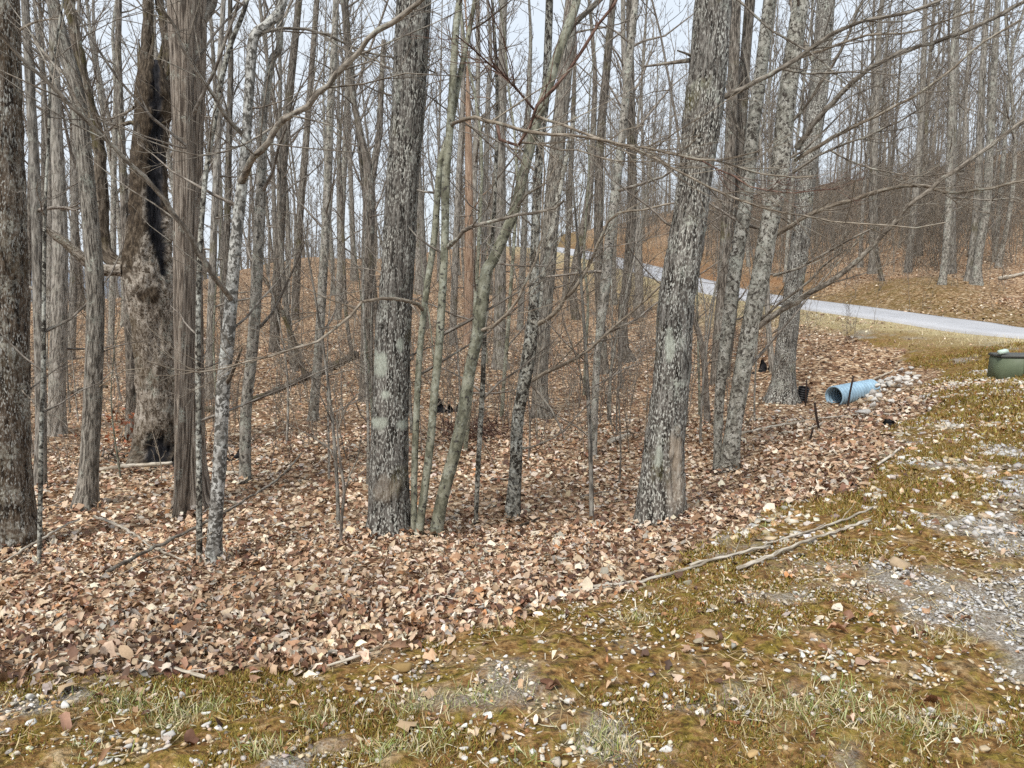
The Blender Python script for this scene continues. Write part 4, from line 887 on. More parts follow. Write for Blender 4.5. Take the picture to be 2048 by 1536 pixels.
RIP = G(1780, 776)
def litter():
    R = np.random.default_rng(101); near = [leaf_proto(R, k % 3, 7) for k in range(24)]; mid_ = [leaf_proto(R, k % 3, 4) for k in range(20)]; far = [leaf_proto_low(R) for k in range(12)]
    for nm, y0, y1, dens, protos, lab in (('leaf_litter', 2.5, 4.3, 1250, near, 'brown and tan fallen leaves covering the nearest slope'), ('leaf_litter', 4.3, 6.8, 800, mid_, 'brown and tan fallen leaves around the feet of the near trees'), ('leaf_litter', 6.8, 13, 330, far, 'brown fallen leaves covering the middle slope'), ('leaf_litter', 13, 26, 95, far, 'brown fallen leaves covering the hollow'), ('leaf_litter', 26, 52, 12, far, 'brown fallen leaves on the far slopes')):
        x, y = sample(R, y0, y1, dens); vg, st, bk, og, v = masks(x, y)
        keep = R.random(len(x)) < np.where(v < .12, 1 - sst(-.10, .12, v), 0) + .05 * (v > 0) * (v < 1.6) + .012
        d, _, s = road_near(x, y); keep &= ((x - RIP[0]) ** 2 / .9 + (y - RIP[1]) ** 2 / .45 > 1) & (d > 1.75) & (R.random(len(x)) > .55 * st) & (R.random(len(x)) > .85 * bk)
        x, y = x[keep], y[keep]; lift = np.zeros(len(x))
        for tx, ty, tr in TREES:                    # leaves drifted against the trunks
            if y0 - .5 < ty < y1 + .5 and ty < 14:
                k = int(90 * tr / .2) + 14; a_ = R.uniform(0, 6.28, k); q = tr * 1.1 + R.random(k) ** 1.6 * .28; x = np.append(x, tx + np.cos(a_) * q); y = np.append(y, ty + np.sin(a_) * q); lift = np.append(lift, .05 * np.exp(-(q - tr) / .1))
        n = len(x); z = Z(x, y) + R.uniform(.004, .035, n) * np.where(verge(x, y) < 0, 1, .5) + lift
        size = R.uniform(.028, .070, n) * np.where(R.random(n) < .10, 1.5, 1) * np.clip(.9 + y * .02, .9, 1.7); c = colours(R, n, LEAFC)
        patch = fbm(x / 1.6, y / 1.6, seed=111, octv=3); c *= (1 + .22 * np.clip(patch, -1, 1))[:, None]
        V, F, C = scatter(protos, np.column_stack([x, y, z]), size, R, .42 if y0 < 7 else .30, c)
        o = mesh_obj(nm, V, F, M['leaf'], None, y0 > 26, {'col': ('FLOAT_COLOR', C)}); tag(o, lab, 'leaves', kind='stuff')
litter()

ICO = None
def stone_proto(R, rough=.22):
    """An irregular chip: a jittered, planed-off icosahedron of 20 faces."""
    t = (1 + 5 ** .5) / 2
    v = np.array([(-1, t, 0), (1, t, 0), (-1, -t, 0), (1, -t, 0), (0, -1, t), (0, 1, t), (0, -1, -t), (0, 1, -t), (t, 0, -1), (t, 0, 1), (-t, 0, -1), (-t, 0, 1)], float); v /= np.linalg.norm(v[0])
    f = np.array([(0, 11, 5), (0, 5, 1), (0, 1, 7), (0, 7, 10), (0, 10, 11), (1, 5, 9), (5, 11, 4), (11, 10, 2), (10, 7, 6), (7, 1, 8), (3, 9, 4), (3, 4, 2), (3, 2, 6), (3, 6, 8), (3, 8, 9), (4, 9, 5), (2, 4, 11), (6, 2, 10), (8, 6, 7), (9, 8, 1)])
    v = v * (1 + R.normal(0, rough, (12, 1)))
    for _ in range(6):
        nn = unit(R.normal(0, 1, 3)); h = v @ nn; v = v - np.maximum(h - .42, 0)[:, None] * nn
    return v * .5, f
def chip_proto(R):
    v = np.array([(x, y, z) for x in (-.5, .5) for y in (-.5, .5) for z in (-.5, .5)]) + R.normal(0, .13, (8, 3))
    return v, np.array([(0, 1, 3, 2), (4, 6, 7, 5), (0, 4, 5, 1), (2, 3, 7, 6), (0, 2, 6, 4), (1, 5, 7, 3)])
STONEC = [(4, (.62, .56, .46)), (1.5, (.46, .43, .39)), (2.2, (.76, .73, .66)), (4, (.54, .43, .28)), (2, (.48, .31, .155)), (.8, (.33, .17, .08)), (.8, (.24, .20, .165))]
def gravel():
    R = np.random.default_rng(131); near = [stone_proto(R) for _ in range(14)]; small = [chip_proto(R) for _ in range(14)]
    for y0, y1, dens, protos, s0, s1, lab in ((2.0, 4.6, 1500, near, .010, .040, 'white and tan limestone chips strewn over the near verge'), (4.6, 14, 460, small, .016, .046, 'pale limestone chips along the drive verge'), (2.0, 4.6, 800, small, .006, .016, 'fine grit between the gravel chips')):
        x, y = sample(R, y0, y1, dens); g = grit(x, y); vg, st, bk, og, v = masks(x, y)
        clump = sst(-.1, .5, fbm(x * 2.2, y * 2.2, seed=141, octv=3))
        keep = R.random(len(x)) < vg * np.clip(.20 + .55 * clump ** 1.5 + .95 * g, 0, 1); x, y = x[keep], y[keep]; n = len(x)
        size = s0 + (s1 - s0) * R.random(n) ** 2.2; z = Z(x, y) + size * .10; c = colours(R, n, STONEC)
        gg = grit(x, y)[:, None]; gg = np.clip(gg * 1.3, 0, 1) * sst(.25, .5, x / (y + .5))[:, None]; c = c * (1 - .8 * gg) + np.array([.58, .585, .59]) * R.uniform(.6, 1.2, (n, 1)) * .8 * gg
        sq = np.column_stack([R.uniform(.9, 1.5, n), R.uniform(.7, 1.1, n), R.uniform(.4, .75, n)])
        V, F, C = scatter(protos, np.column_stack([x, y, z]), size, R, .3, c, squash=sq)
        o = mesh_obj('gravel', V, F, M['stone'], None, False, {'col': ('FLOAT_COLOR', C)}); tag(o, lab, 'gravel', kind='stuff')
gravel()

def blade_proto(R, bend):
    w = .035; pts = [(0, 0, 0), (.06 * bend, 0, .38), (.28 * bend, 0, .72), (.62 * bend, 0, .92)]
    v = np.array([(x, s * w * k, z) for (x, y, z), k in zip(pts, (1, .9, .6, .08)) for s in (-1, 1)])
    return v, np.array([(0, 1, 3, 2), (2, 3, 5, 4), (4, 5, 7, 6)])
def moss_proto(R):
    w = .16; v = np.array([(-.1, -w, 0), (-.1, w, 0), (R.normal(0, .2), 0, 1.0)]); return v, np.array([(0, 1, 2)])
def moss():
    R = np.random.default_rng(151); protos = [moss_proto(R) for _ in range(8)]
    MC = [(3, (.19, .14, .026)), (2, (.27, .20, .045)), (3.2, (.27, .14, .045)), (1.6, (.36, .30, .09)), (.8, (.14, .145, .025)), (1.4, (.42, .31, .15))]
    for y0, y1, dens, s in ((2.0, 4.0, 24000, .018), (4.0, 7.5, 8000, .029), (7.5, 17, 1500, .05)):
        x, y = sample(R, y0, y1, dens); vg, st, bk, og, v = masks(x, y); g = grit(x, y); cl = fbm(x * 1.6, y * 1.6, seed=161, octv=3)
        keep = R.random(len(x)) < vg * sst(-.45, .15, cl) * (1 - g); x, y, cl = x[keep], y[keep], cl[keep]; n = len(x)
        c = colours(R, n, MC); z = Z(x, y) - .003
        V, F, C = scatter(protos, np.column_stack([x, y, z]), s * R.uniform(.6, 1.5, n), R, .55, c)
        o = mesh_obj('moss', V, F, M['blade'], None, True, {'col': ('FLOAT_COLOR', C)}); tag(o, 'olive and rusty moss carpeting the verge', 'moss', kind='stuff')
moss()
def grass():
    R = np.random.default_rng(171); protos = [blade_proto(R, b) for b in (.2, .5, .9, 1.3, .7)]
    spots = [(1720,1420,.34,900,.6),(1600,1440,.22,420,.3),(1830,1450,.2,300,.5),(1500,1400,.16,160,.3),(345,1440,.12,240,.5),(260,1410,.16,320,.75),(420,1420,.10,160,.6),(640,1440,.12,140,.5),(830,1420,.16,300,.5),(940,1400,.14,220,.5),
             (1200,1470,.14,300,.45),(1230,1500,.1,180,.4),(860,1490,.14,200,.5),(1280,1240,.10,120,.35),(1560,1270,.08,60,.4),(1890,1280,.12,120,.2),(1530,1055,.05,60,.8),(1700,1045,.05,50,.7),(1000,1390,.15,180,.5),(520,1500,.12,160,.5),(760,1510,.1,120,.6),(180,1500,.1,80,.5),(1050,1530,.1,80,.8),(1960,1460,.16,160,.35),(1900,1020,.15,100,.15),(1930,930,.2,120,.15)]
    X, Y, G_, S = [], [], [], []
    for px, py, r, n, green in spots:
        c = G(px, py); q = R.normal(0, r * .5, (n, 2)); X += list(c[0] + q[:, 0]); Y += list(c[1] + q[:, 1] * .8); G_ += list(R.random(n) < green); S += list(R.uniform(.022, .062, n))
    # straw-coloured blades along the drive
    x, y = sample(R, 12, 46, 170); vg, st, bk, og, v = masks(x, y); keep = (R.random(len(x)) < st * .9) & (road_near(x, y)[0] > 1.65); x, y = x[keep], y[keep]
    X += list(x); Y += list(y); G_ += [False] * len(x); S += list(R.uniform(.05, .14, len(x)))
    x, y = sample(R, 2.0, 6.5, 70); vg, *_ = masks(x, y); keep = R.random(len(x)) < vg * .7; x, y = x[keep], y[keep]
    X += list(x); Y += list(y); G_ += list(R.random(len(x)) < .25); S += list(R.uniform(.02, .06, len(x)))
    X, Y, S = np.array(X), np.array(Y), np.array(S); n = len(X); gr = np.array(G_)
    c = np.where(gr[:, None], colours(R, n, [(2, (.26, .29, .09)), (2, (.42, .43, .22)), (1, (.16, .22, .05))]), colours(R, n, [(3, (.56, .48, .29)), (2, (.44, .35, .18)), (1.4, (.70, .63, .45))]))
    V, F, C = scatter(protos, np.column_stack([X, Y, Z(X, Y) - .004]), S, R, .45, c)
    o = mesh_obj('grass', V, F, M['blade'], None, True, {'col': ('FLOAT_COLOR', C)}); tag(o, 'tufts of bleached and green grass on the verge', 'grass', kind='stuff')
grass()
def thatch():
    R = np.random.default_rng(181); protos = [blade_proto(R, b) for b in (.3, .7, -.5, 1.1)]; x, y = sample(R, 2.0, 8.5, 520); vg, st, bk, og, v = masks(x, y)
    keep = R.random(len(x)) < vg * (.25 + .75 * sst(-.3, .4, fbm(x * 2, y * 2, seed=185, octv=3))); x, y = x[keep], y[keep]; n = len(x)
    c = colours(R, n, [(3, (.46, .36, .20)), (2, (.34, .24, .12)), (1.5, (.60, .53, .38)), (1, (.20, .12, .06))])
    P3 = np.column_stack([x, y, Z(x, y) + .008]); V, F, C = scatter([(v_[:, [2, 1, 0]] * (1, 1, .35), f_) for v_, f_ in protos], P3, R.uniform(.03, .085, n) * np.clip(.8 + y * .06, 1, 1.4), R, .18, c)
    o = mesh_obj('dead_grass', V, F, M['blade'], None, True, {'col': ('FLOAT_COLOR', C)}); tag(o, 'flattened dead grass and needles strewn over the verge', 'grass', kind='stuff')
thatch()

# ---------------------------------------------------------------- single stones and leaves that stand out
def rock(name, label, px, py, sx, sy, sz, col, rot=0.0, group=None, seed=0, sink=.25, cat='stone', rough=.16, lift=0.0):
    """Irregular rock: subdivided chip with planed faces; sizes in metres."""
    R = np.random.default_rng(500 + seed); g = G(px, py); v, f = stone_proto(R, rough)
    edges = {}; V = [tuple(q) for q in v]; F = []
    def midp(a, b):
        k = (min(a, b), max(a, b))
        if k not in edges:
            m_ = (np.array(V[a]) + np.array(V[b])) / 2; m_ = unit(m_) * (np.linalg.norm(m_) * (1.06 + R.normal(0, .03))); edges[k] = len(V); V.append(tuple(m_))
        return edges[k]
    for a, b, c in f:
        ab, bc, ca = midp(a, b), midp(b, c), midp(c, a); F += [(a, ab, ca), (ab, b, bc), (ca, bc, c), (ab, bc, ca)]
    v = np.array(V) * (sx, sy, sz); cr, sr = math.cos(rot), math.sin(rot); v = np.column_stack([v[:, 0] * cr - v[:, 1] * sr, v[:, 0] * sr + v[:, 1] * cr, v[:, 2]])
    z = float(Z(g[0], g[1])[0]); C = np.column_stack([np.clip(np.array(col)[None] * R.uniform(.85, 1.12, (len(v), 1)), 0, .9), np.ones(len(v))])
    o = mesh_obj(name, v, np.array(F), M['stone'], None, False, {'col': ('FLOAT_COLOR', C)}, (g[0], g[1], z + sz * (.5 - sink) + lift)); tag(o, label, cat, group); return o
rock('flat_rock', 'large flat tan rock lying on the gravel verge', 1795, 1132, .22, .15, .06, (.46, .35, .23), .1, None, 1)
rock('flat_rock', 'rounded yellow-brown rock at the edge of the fallen leaves', 808, 1340, .15, .09, .055, (.27, .18, .075), .15, None, 2)
rock('flat_rock', 'grey-tan flat stone among white chips on the mossy verge', 1392, 1285, .075, .05, .03, (.36, .31, .22), .3, None, 3)
rock('flat_rock', 'long rusty brown slab of stone flush in the gravel below the long white branch', 1690, 1157, .20, .05, .03, (.27, .15, .07), .05, None, 4)
rock('flat_rock', 'ochre stone wedge on the gravel near the big grass tuft', 1705, 1305, .09, .05, .035, (.48, .30, .14), -.2, None, 5)
rock('flat_rock', 'orange-tan flat stone on moss below the grass tufts, near the bottom of the picture', 1505, 1510, .10, .045, .03, (.50, .34, .16), .4, None, 6)
rock('flat_rock', 'mossy green-grey stone beside the end of the broken white branch', 1372, 1170, .06, .05, .05, (.28, .26, .19), .2, None, 7)
rock('flat_rock', 'yellowish cube-like stone touching the long white branch', 1285, 1175, .05, .045, .05, (.46, .40, .27), .5, None, 8)
rock('flat_rock', 'small red-brown stone slab on the dirt beside the big grass tuft', 1465, 1447, .075, .03, .025, (.30, .13, .06), .0, None, 9)
RK = np.random.default_rng(600)
big_spots = [(int(a), int(b)) for a, b in zip(RK.uniform(20, 2030, 400), RK.uniform(1130, 1525, 400))]
cnt = 0
for (a, b) in big_spots:
    if cnt >= 120: break
    g = G(a, b)
    if verge(np.array([g[0]]), np.array([g[1]]))[0] < .1: continue
    c = [(.66, .65, .61), (.58, .56, .51), (.50, .48, .45), (.52, .42, .28), (.60, .58, .54)][cnt % 5]; s = RK.uniform(.028, .058)
    tone = 'tan' if cnt % 5 == 3 else 'whitish'
    reg = 'towards the fallen leaves' if a < 700 else 'in the middle of the mossy verge' if a < 1350 else 'around the big grass tuft'
    rock('limestone_chip', f'larger {tone} limestone chip among the gravel {reg}', a, b, s, s * RK.uniform(.6, .9), s * RK.uniform(.4, .7), c, RK.uniform(0, 6), f'larger {tone} chips {reg}', 20 + cnt, .3, 'stone', .2); cnt += 1
# riprap around the culvert
cnt = 0
for i in range(400):
    if cnt >= 95: break
    t = RK.random(); px = 1728 + 105 * t + RK.normal(0, 10); py = 800 - 42 * t + RK.normal(0, 11) + (6 if t < .3 else 0)
    if px < 1716 or (px < 1745 and py < 785): continue
    s = RK.uniform(.10, .26) * (1.15 - .4 * t); c = [(.60, .58, .54), (.48, .46, .43), (.66, .63, .58), (.46, .38, .28)][cnt % 4]
    rock('riprap_stone', f'{["cream", "grey", "white", "tan"][cnt % 4]} broken riprap stone heaped around the culvert outlet', px, py, s, s * .75, s * .6, c, RK.uniform(0, 6), f'{["cream", "grey", "white", "tan"][cnt % 4]} riprap stones at the culvert', 200 + cnt, .15, lift=RK.uniform(0, .16) * (1 - abs(t - .4))); cnt += 1
for i, (px, py, s) in enumerate([(1555, 825, .16), (1585, 832, .10), (1622, 822, .12), (1660, 832, .14), (1648, 790, .13), (1690, 835, .12), (1628, 800, .10), (1565, 838, .09)]):
    rock('riprap_stone', f'{["white", "small white", "pale grey", "flat grey", "tan", "grey", "small tan", "little grey"][i]} stone lying loose in the leaves by the culvert mouth', px, py, s, s * .7, s * .45, [(.66, .65, .62), (.6, .6, .58), (.5, .49, .46), (.42, .4, .36), (.5, .42, .3), (.45, .43, .4), (.48, .4, .28), (.45, .44, .42)][i], i * 1.1, None, 300 + i, .3)

# ---------------------------------------------------------------- fallen wood
def fallen(name, label, pts, w0, w1, mk='stick', n=0, ln=.3, lift=.02, cat='fallen branch', lifts=None, group=None):
    hsh = sum(ord(ch) * (i + 1) for i, ch in enumerate(label)); R = np.random.default_rng(hsh)
    q = [G(x, y) for x, y in pts]; k = len(q); rr = [(w0 + (w1 - w0) * i / (k - 1)) / 2 * depth(pts[i][1], q[i][1]) / FPX for i in range(k)]
    for i in range(k): q[i] = q[i] + np.array([0, 0, rr[i] * .7 + lift + (lifts[i] if lifts else 0)])
    c, cr = resample(q, rr, .06); cr = cr * (1 + .10 * R.normal(0, 1, len(cr))); c[1:-1] += R.normal(0, .004, (len(c) - 2, 3))
    c = np.vstack([c[0] - (c[1] - c[0]) * .02, c, c[-1] + (c[-1] - c[-2]) * .02]); cr = np.concatenate([[.0005], cr, [.0005]])
    root = empty(name, q[0]); tag(root, label, cat, group); mb = MB(); mb.tube(c, cr, 9 if w0 > 7 else 7); mb.build('stem', M[mk], root, q[0])
    if n: m2 = MB(); twigs(m2, R, c, cr, n, ln, 0, .05, .1, .0018, (.3, .8)); m2.build('side_twigs', M[mk], root, q[0])
    return root
fallen('fallen_branch', 'long bleached branch lying along the edge of the moss below the scarred oak', [(1140,1192),(1200,1182),(1270,1172),(1370,1148),(1440,1125),(1520,1100),(1600,1075),(1680,1050),(1745,1022)], 7, 4, n=5)
fallen('fallen_branch', 'pale broken branch lying parallel beside the long bleached branch', [(1475,1146),(1510,1132),(1570,1108),(1640,1080),(1740,1048)], 9, 5, n=3)
fallen('fallen_branch', 'short pale stick crossing between the two bleached branches', [(1380,1140),(1450,1120),(1540,1098)], 7, 4)
fallen('fallen_branch', 'thin forked bleached twig on the leaves at the end of the long branch', [(1160,1190),(1200,1184),(1230,1180),(1260,1190)], 4, 2, n=2)
fallen('fallen_branch', 'pale curved stick lying on the leaves at the near bottom edge', [(115,1320),(200,1313),(260,1325),(330,1345),(410,1365)], 5, 7, n=2)
fallen('fallen_branch', 'short white birch-like stick near the yellow-brown rock', [(655,1342),(690,1334),(732,1318)], 5, 8)
fallen('fallen_branch', 'bare grey stick on the leaves in front of the mossy edge tree', [(95,1260),(130,1240),(152,1218)], 4, 5)
fallen('fallen_branch', 'dark thin stick lying in leaves below the lichen-patched oak', [(712,1200),(740,1235),(765,1262)], 5, 3, 'twig')
fallen('fallen_branch', 'pale wandering twig on the leaves between the lichen-patched oak and the mossy stone', [(870,1200),(920,1208),(960,1218),(1010,1210)], 5, 3)
fallen('fallen_branch', 'long thin pole leaning low across the foot of the pale lichen tree', [(215,1152),(300,1122),(400,1085),(480,1045),(560,1005),(605,965)], 8, 3.5, 'limb', 3, lifts=[.0,.06,.12,.16,.25,.35])
fallen('fallen_branch', 'pale thin pole slanting over the leaves from the furrowed grey tree', [(190,1048),(250,1075),(310,1110),(380,1130)], 6, 4, 'stick', 2, lifts=[.05,.06,.03,0])
fallen('fallen_branch', 'long thin stick lying in front of the mossy edge tree', [(0,1135),(60,1110),(120,1085),(160,1065)], 5, 4, 'stick', 2, lifts=[.0,.05,.1,.1])
fallen('fallen_branch', 'white fallen pole in front of the hollow foot of the charred snag', [(196,948),(240,948),(290,950),(345,946)], 8, 8, 'stick', 0, lifts=[.02,.06,.1,.1])
fallen('fallen_branch', 'upper of two pale poles stacked at the foot of the charred snag', [(268,928),(300,930),(352,932)], 8, 6, 'stick', 0, lifts=[.12,.14,.14])
fallen('fallen_branch', 'grey pole on the ground between the corded brown tree and the pale lichen tree', [(410,942),(440,950),(478,952)], 9, 7, 'stick')
fallen('fallen_branch', 'pale stick lying beside the foot of the pale lichen tree', [(452,1008),(470,1010),(488,1012)], 6, 4)
fallen('fallen_branch', 'pale stick pointing from the foot of the corded brown tree', [(372,1010),(384,1022),(398,1038)], 6, 4)
fallen('fallen_log', 'long mossy fallen log lying across the far leaf slope', [(500,806),(560,782),(620,757),(680,732),(712,716)], 9, 16, 'rotlog', 2, .6, cat='log')
fallen('fallen_log', 'dark log end lying behind the pale lichen tree', [(402,824),(420,824),(440,826)], 12, 10, 'rotlog', cat='log')
fallen('fallen_log', 'short dark log far back behind the furrowed grey tree', [(136,792),(170,780),(215,776)], 7, 5, 'rotlog', cat='log')
fallen('leaning_pole', 'dead pole leaning over on the far slope above the fallen mossy log', [(612,752),(590,700),(566,630),(540,580),(520,545)], 9, 6, 'rotlog', 4, .7, cat='dead tree', lifts=[0, 0, 0, 0, 0]) if False else None
fallen('fallen_branch', 'long pale pole lying in the leaves between the pale leaning pair and the verge', [(1480,872),(1560,855),(1640,842),(1720,834),(1790,832)], 6, 3.5, 'stick', 3)
fallen('fallen_branch', 'shorter pale pole just below the long pole near the culvert', [(1562,870),(1600,866),(1640,852),(1690,822)], 5, 3, 'stick', 2)
fallen('fallen_branch', 'grey branch lying on the leaves behind the culvert', [(1712,770),(1745,762),(1785,745)], 5, 3, 'stick')
fallen('fallen_branch', 'pale stick angled up out of the leaves below the verge moss', [(1755,935),(1780,918),(1802,900)], 6, 4)
fallen('fallen_branch', 'short cream stick on the leaf slope between the white-barked tree and the scarred oak', [(1218,890),(1240,880),(1258,872)], 10, 6)
fallen('fallen_branch', 'dark lichened stick near the foot of the mottled beech', [(1040,1058),(1060,1050),(1078,1042)], 6, 5, 'rotlog')
fallen('fallen_branch', 'thin dark stick behind the mottled beech', [(980,965),(1000,962),(1022,962)], 4, 3, 'twig')
fallen('fallen_branch', 'thin curved dark stick reaching toward the foot of the scarred oak', [(1160,1000),(1200,990),(1255,985)], 4, 3, 'twig')
fallen('fallen_branch', 'pale fallen trunk lying on the upper bank above the drive', [(1998,560),(2025,556),(2060,548)], 7, 8, 'stick')
# leaning dead pole (rooted, tilted)
hero('dead_snag', 'dark dead pole leaning over above the fallen mossy log', [(611,756,10),(590,690,9),(566,628,9),(540,575,8),(523,550,6)], 'rotlog', .03, .1, 0, crown=None, group='', cat='dead tree', sink=.1,
     branches=[([(575,655),(600,640),(625,630)], 3, 1.5, .2, 3, .4), ([(585,680),(610,700),(640,705)], 3, 1.5, .2, 3, .4)])

# ---------------------------------------------------------------- prominent single leaves on the verge
RL = np.random.default_rng(700); LP = [leaf_proto(RL, k % 3, 7) for k in range(8)]
LM = [raw_mesh('fallen_leaf', v, f, M['leaf'], False, {'col': ('FLOAT_COLOR', np.tile(np.append(c, 1.0), (len(v), 1)))}) for (v, f), c in zip(LP, [(.36, .20, .10), (.46, .33, .20), (.20, .09, .045), (.30, .17, .09), (.52, .42, .28), (.14, .065, .035), (.40, .26, .14), (.26, .12, .055)])]
def one_leaf(px, py, size, k, label, group=None):
    g = G(px, py); o = bpy.data.objects.new('fallen_leaf', LM[k]); COL.objects.link(o); o.location = (float(g[0]), float(g[1]), float(g[2]) + .012); o.scale = (size, size, size)
    o.rotation_euler = (RL.normal(0, .2), RL.normal(0, .2), RL.uniform(0, 6.28)); tag(o, label, 'leaf', group)
one_leaf(215, 1520, .085, 3, 'reddish brown leaf on the gravel at the very bottom of the picture')
one_leaf(815, 1460, .09, 1, 'curled tan leaf standing among grass blades on the near gravel')
one_leaf(770, 1440, .085, 3, 'brown leaf next to the curled tan leaf on the near gravel')
one_leaf(690, 1425, .07, 6, 'small brown leaf on the gravel between two grass tufts')
one_leaf(1620, 1470, .08, 2, 'dark brown leaf at the foot of the big grass tuft')
one_leaf(1870, 1410, .09, 2, 'dark red-brown leaf at the gravel end of the big grass tuft')
one_leaf(1100, 1375, .08, 5, 'dark leaf on the moss in the middle of the verge')
one_leaf(140, 1385, .11, 1, 'large tan leaf at the mossy patch by the leaf edge')

# ---------------------------------------------------------------- culvert, drain pipe, silt fence, utility box
def frame_of(d, up=(0, 0, 1)):
    d = unit(np.asarray(d, float)); s = unit(np.cross(d, up)); u = np.cross(s, d); return d, s, u
def lathe_pipe(name, mat_, parent, start, d, length, r, wave, amp, thick=.012, n=36, per=7):
    """Corrugated pipe with wall thickness: outer skin out, inner skin back."""
    d, s, u = frame_of(d); k = int(length / wave * per); t = np.linspace(0, length, k); helix = .5
    th = np.linspace(0, 2 * np.pi, n, endpoint=False); rings = []
    for sgn, tt in ((1, t), (-1, t[::-1])):
        for a in tt:
            rad = r + amp * np.sin(2 * np.pi * a / wave + th * helix * 0 ) + (0 if sgn > 0 else -thick)
            rings.append(np.asarray(start) + d * a + (np.cos(th) * rad)[:, None] * s + (np.sin(th) * rad)[:, None] * u)
    V = np.concatenate(rings); m = len(rings); i = np.arange(m)[:, None] * n; j = np.arange(n)[None]; j2 = (j + 1) % n; i2 = ((np.arange(m) + 1) % m)[:, None] * n
    return mesh_obj(name, V, np.stack([i + j, i + j2, i2 + j2, i2 + j], -1).reshape(-1, 4), mat_, parent, True)
M['galv'] = flat_mat('galvanised_steel', (.30, .44, .55), .5, .22, 6, .15)
M['black_plastic'] = flat_mat('black_plastic', (.014, .014, .016), .45, .3, 10)
M['black_cloth'] = flat_mat('black_silt_fabric', (.012, .012, .014), .8, .3, 14)
M['stake'] = flat_mat('dark_stake', (.035, .022, .018), .8, .4, 20)
M['box_green'] = flat_mat('utility_green', (.13, .16, .10), .5, .16, 5)
M['box_lid'] = flat_mat('utility_lid', (.085, .088, .082), .55, .18, 7)
M['box_pale'] = flat_mat('pale_green_cap', (.50, .62, .55), .5, .12, 9)

a = G(1672, 812); b = G(1775, 770); dvec = np.array([.86, .5, .05]); r = .20
root = empty('culvert_pipe', a); tag(root, 'ribbed galvanised steel culvert pipe sticking out of the riprap', 'culvert')
start = np.array([a[0], a[1] + .12, a[2] + r * .80]); o = lathe_pipe('pipe', M['galv'], None, start - a, dvec, 1.15, r, .085, .011, .02); o.parent = root
g = G(1605, 806); root = empty('drain_pipe', g); tag(root, 'black corrugated plastic drain pipe stub beside the dark ridged tree', 'drain pipe')
lathe_pipe('pipe', M['black_plastic'], root, np.array([0, .1, -.05]), (.12, -.10, 1), .36, .105, .045, .009, .008, 28, 8)

def stake(px, py, h, lean, label, w=.018):
    g = G(px, py); root = empty('wooden_stake', g); tag(root, label, 'stake', None); d, s, u = frame_of((lean, .03, 1), (0, 1, 0))
    V = []; 
    for t, k in ((-.15, .4), (0, 1), (h * .5, 1), (h, .9), (h + .01, .2)):
        for q in ((-1, -1), (1, -1), (1, 1), (-1, 1)): V.append(d * t + s * q[0] * w * k * .6 + u * q[1] * w * k * .6 + s * .006 * math.sin(t * 9))
    V = np.array(V); i = np.arange(4)[:, None] * 4; j = np.arange(4)[None]; j2 = (j + 1) % 4
    mesh_obj('shaft', V, [np.stack([i + j, i + j2, i + 4 + j2, i + 4 + j], -1).reshape(-1, 4), np.array([[16, 17, 18, 19]])], M['stake'], root, False)
stake(1611, 812, .50, .0, 'thin dark stake standing behind the black drain pipe')
stake(1695, 815, .58, .13, 'dark stake standing in front of the galvanised culvert pipe', .022)
stake(1639, 862, .40, -.22, 'short leaning dark stake in the leaves near the long pole', .022)
stake(1620, 880, .16, .25, 'tiny dark stake stub below the short leaning stake', .016)

def fabric(label, px, py, w, h, seed, slump=.5):
    R = np.random.default_rng(seed); g = G(px, py); n, m = 16, 10; u = np.linspace(-.5, .5, n); v = np.linspace(0, 1, m)
    prof = np.clip(.55 + .6 * fbm(u * 4 + seed, u * 0, seed=seed, octv=3), .15, 1.1) * h
    X = u[None] * w + .05 * R.normal(0, 1, (m, n)) * w * .3; Zz = v[:, None] * prof[None]; Yy = slump * h * np.sin(v[:, None] * 2.2) + .09 * fbm(u[None] * 7 + 3 * v[:, None], v[:, None] * 3, seed=seed + 3, octv=3)
    V = np.stack([X, Yy, Zz + (np.array([Z(g[0] + q * w, g[1])[0] for q in u]) - g[2])[None] - .03], -1).reshape(-1, 3); V2 = V + np.array([0, .012, 0])
    i = np.arange(m - 1)[:, None] * n; j = np.arange(n - 1)[None]; F = np.stack([i + j, i + j + 1, i + n + j + 1, i + n + j], -1).reshape(-1, 4)
    rim = list(range(n)) + [k * n + n - 1 for k in range(1, m)] + list(range(n * m - 2, n * (m - 1) - 1, -1)) + [k * n for k in range(m - 2, 0, -1)]
    side = np.array([(rim[k], rim[(k + 1) % len(rim)], rim[(k + 1) % len(rim)] + n * m, rim[k] + n * m) for k in range(len(rim))])
    o = mesh_obj('silt_fabric', np.concatenate([V, V2]), np.concatenate([F, F[:, ::-1] + n * m, side]), M['black_cloth'], None, True, None, g); tag(o, label, 'silt fence')
fabric('black sagging sheet of silt fabric behind the sapling clump', 892, 828, .62, .30, 3)
fabric('black scrap of silt fabric behind the pale leaning pair and the ridged tree', 1528, 746, .55, .30, 5)
fabric('low black strip of silt fabric behind the pale lichen tree', 462, 922, .50, .16, 8)
fabric('black crumpled sheet standing for the dark hollow at the foot of the charred snag', 300, 938, .75, .34, 11)  # black sheet stands in for the dark inside the hollow foot
fabric('small black scrap in the leaves near the verge moss below the culvert', 1780, 852, .22, .10, 14)

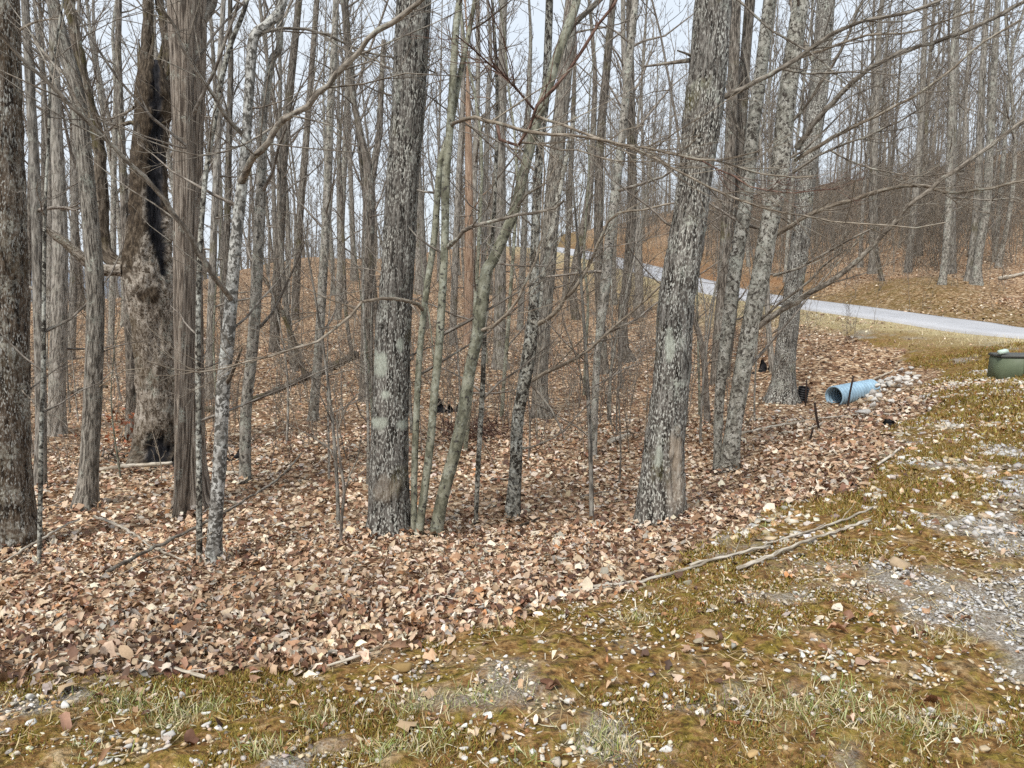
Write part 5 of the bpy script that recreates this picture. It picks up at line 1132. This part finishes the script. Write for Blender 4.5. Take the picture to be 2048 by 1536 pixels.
# brush heap of dark roots behind the sapling clump
def heap(label, px, py, w, h, n, mk, seed):
    R = np.random.default_rng(seed); g = G(px, py); mb = MB()
    for _ in range(n):
        p = np.array([R.normal(0, w * .3), R.normal(0, w * .25), R.uniform(-.05, h * .5)]); d = np.array([R.normal(0, .7), R.normal(0, .7), R.uniform(.0, .9)])
        q = wander(R, p, d, R.uniform(.2, .55) * w, 4, .25, -.08); q[:, 2] = np.maximum(q[:, 2], -.05); mb.tube(q, np.linspace(R.uniform(.006, .02), .003, 5), 5, seed=R.random() * 9)
    root = empty('brush_heap', g); tag(root, label, 'brush heap'); mb.build('tangled_stems', M[mk], root)
heap('heap of dark red-brown dead brush behind the leaning grey-green tree', 945, 875, .85, .45, 130, 'twig_red', 5)
heap('tangle of dead stems with rusty leaves at the foot of the charred snag', 275, 925, .9, .5, 60, 'twig', 6)
def rusty_leaves():
    R = np.random.default_rng(9); g = G(262, 915); n = 170; p = g + np.column_stack([R.normal(0, .26, n), R.normal(0, .2, n), R.uniform(.05, .75, n)])
    protos = [leaf_proto_low(R) for _ in range(5)]; V, F, C = scatter(protos, p, R.uniform(.05, .09, n), R, .9, colours(R, n, [(2, (.32, .11, .05)), (1, (.22, .075, .035)), (1, (.36, .18, .09))]))
    o = mesh_obj('withered_leaves', V, F, M['leaf'], None, False, {'col': ('FLOAT_COLOR', C)}); tag(o, 'rusty withered leaves clinging to stems beside the charred snag', 'leaves', kind='stuff')
rusty_leaves()

def box_mesh(x0, x1, y0, y1, z0, z1, bev=.012, taper=0.0):
    def ring(z, inset): return [(x0 + inset, y0 + inset, z), (x1 - inset, y0 + inset, z), (x1 - inset, y1 - inset, z), (x0 + inset, y1 - inset, z)]
    V = ring(z0, 0) + ring(z1 - bev, taper) + ring(z1, taper + bev); F = [(0, 3, 2, 1)]
    for k in (0, 4): F += [(k + a, k + (a + 1) % 4, k + 4 + (a + 1) % 4, k + 4 + a) for a in range(4)]
    return np.array(V, float), np.array(F + [(8, 9, 10, 11)])
g = G(2000, 760); root = empty('utility_box', g); root.rotation_euler = (0, 0, math.radians(-4)); tag(root, 'low green utility enclosure with dark lid and pale cap on the verge', 'utility box')
hgt = .40; BOX = {}
for nm, args, mk in (('body', (0, 1.05, 0, .40, -.06, hgt - .05, .01, .014), 'box_green'), ('lid', (.0, 1.05, .0, .40, hgt - .048, hgt, .015, .0), 'box_lid')):
    v, f = box_mesh(*args); BOX[nm] = mesh_obj(nm, v, f, M[mk], root, False)
for x in (.34, .70):
    v, f = box_mesh(x, x + .012, .004, .035, .05, hgt - .07, .002, 0); mesh_obj('panel_rib', v, f, M['box_green'], BOX['body'], False)
v, f = box_mesh(-.07, .07, -.05, .05, 0, .055, .01, .008); c, s = math.cos(.25), math.sin(.25)
v = np.column_stack([v[:, 0] * c - v[:, 2] * s, v[:, 1], v[:, 0] * s + v[:, 2] * c]); mesh_obj('pale_cap', v + np.array([.04, .05, hgt + .02]), f, M['box_pale'], BOX['lid'], False)
rock('flat_rock', 'flat grey stone wedged under the corner of the utility box', 1972, 758, .16, .10, .035, (.3, .27, .24), .1, None, 400)
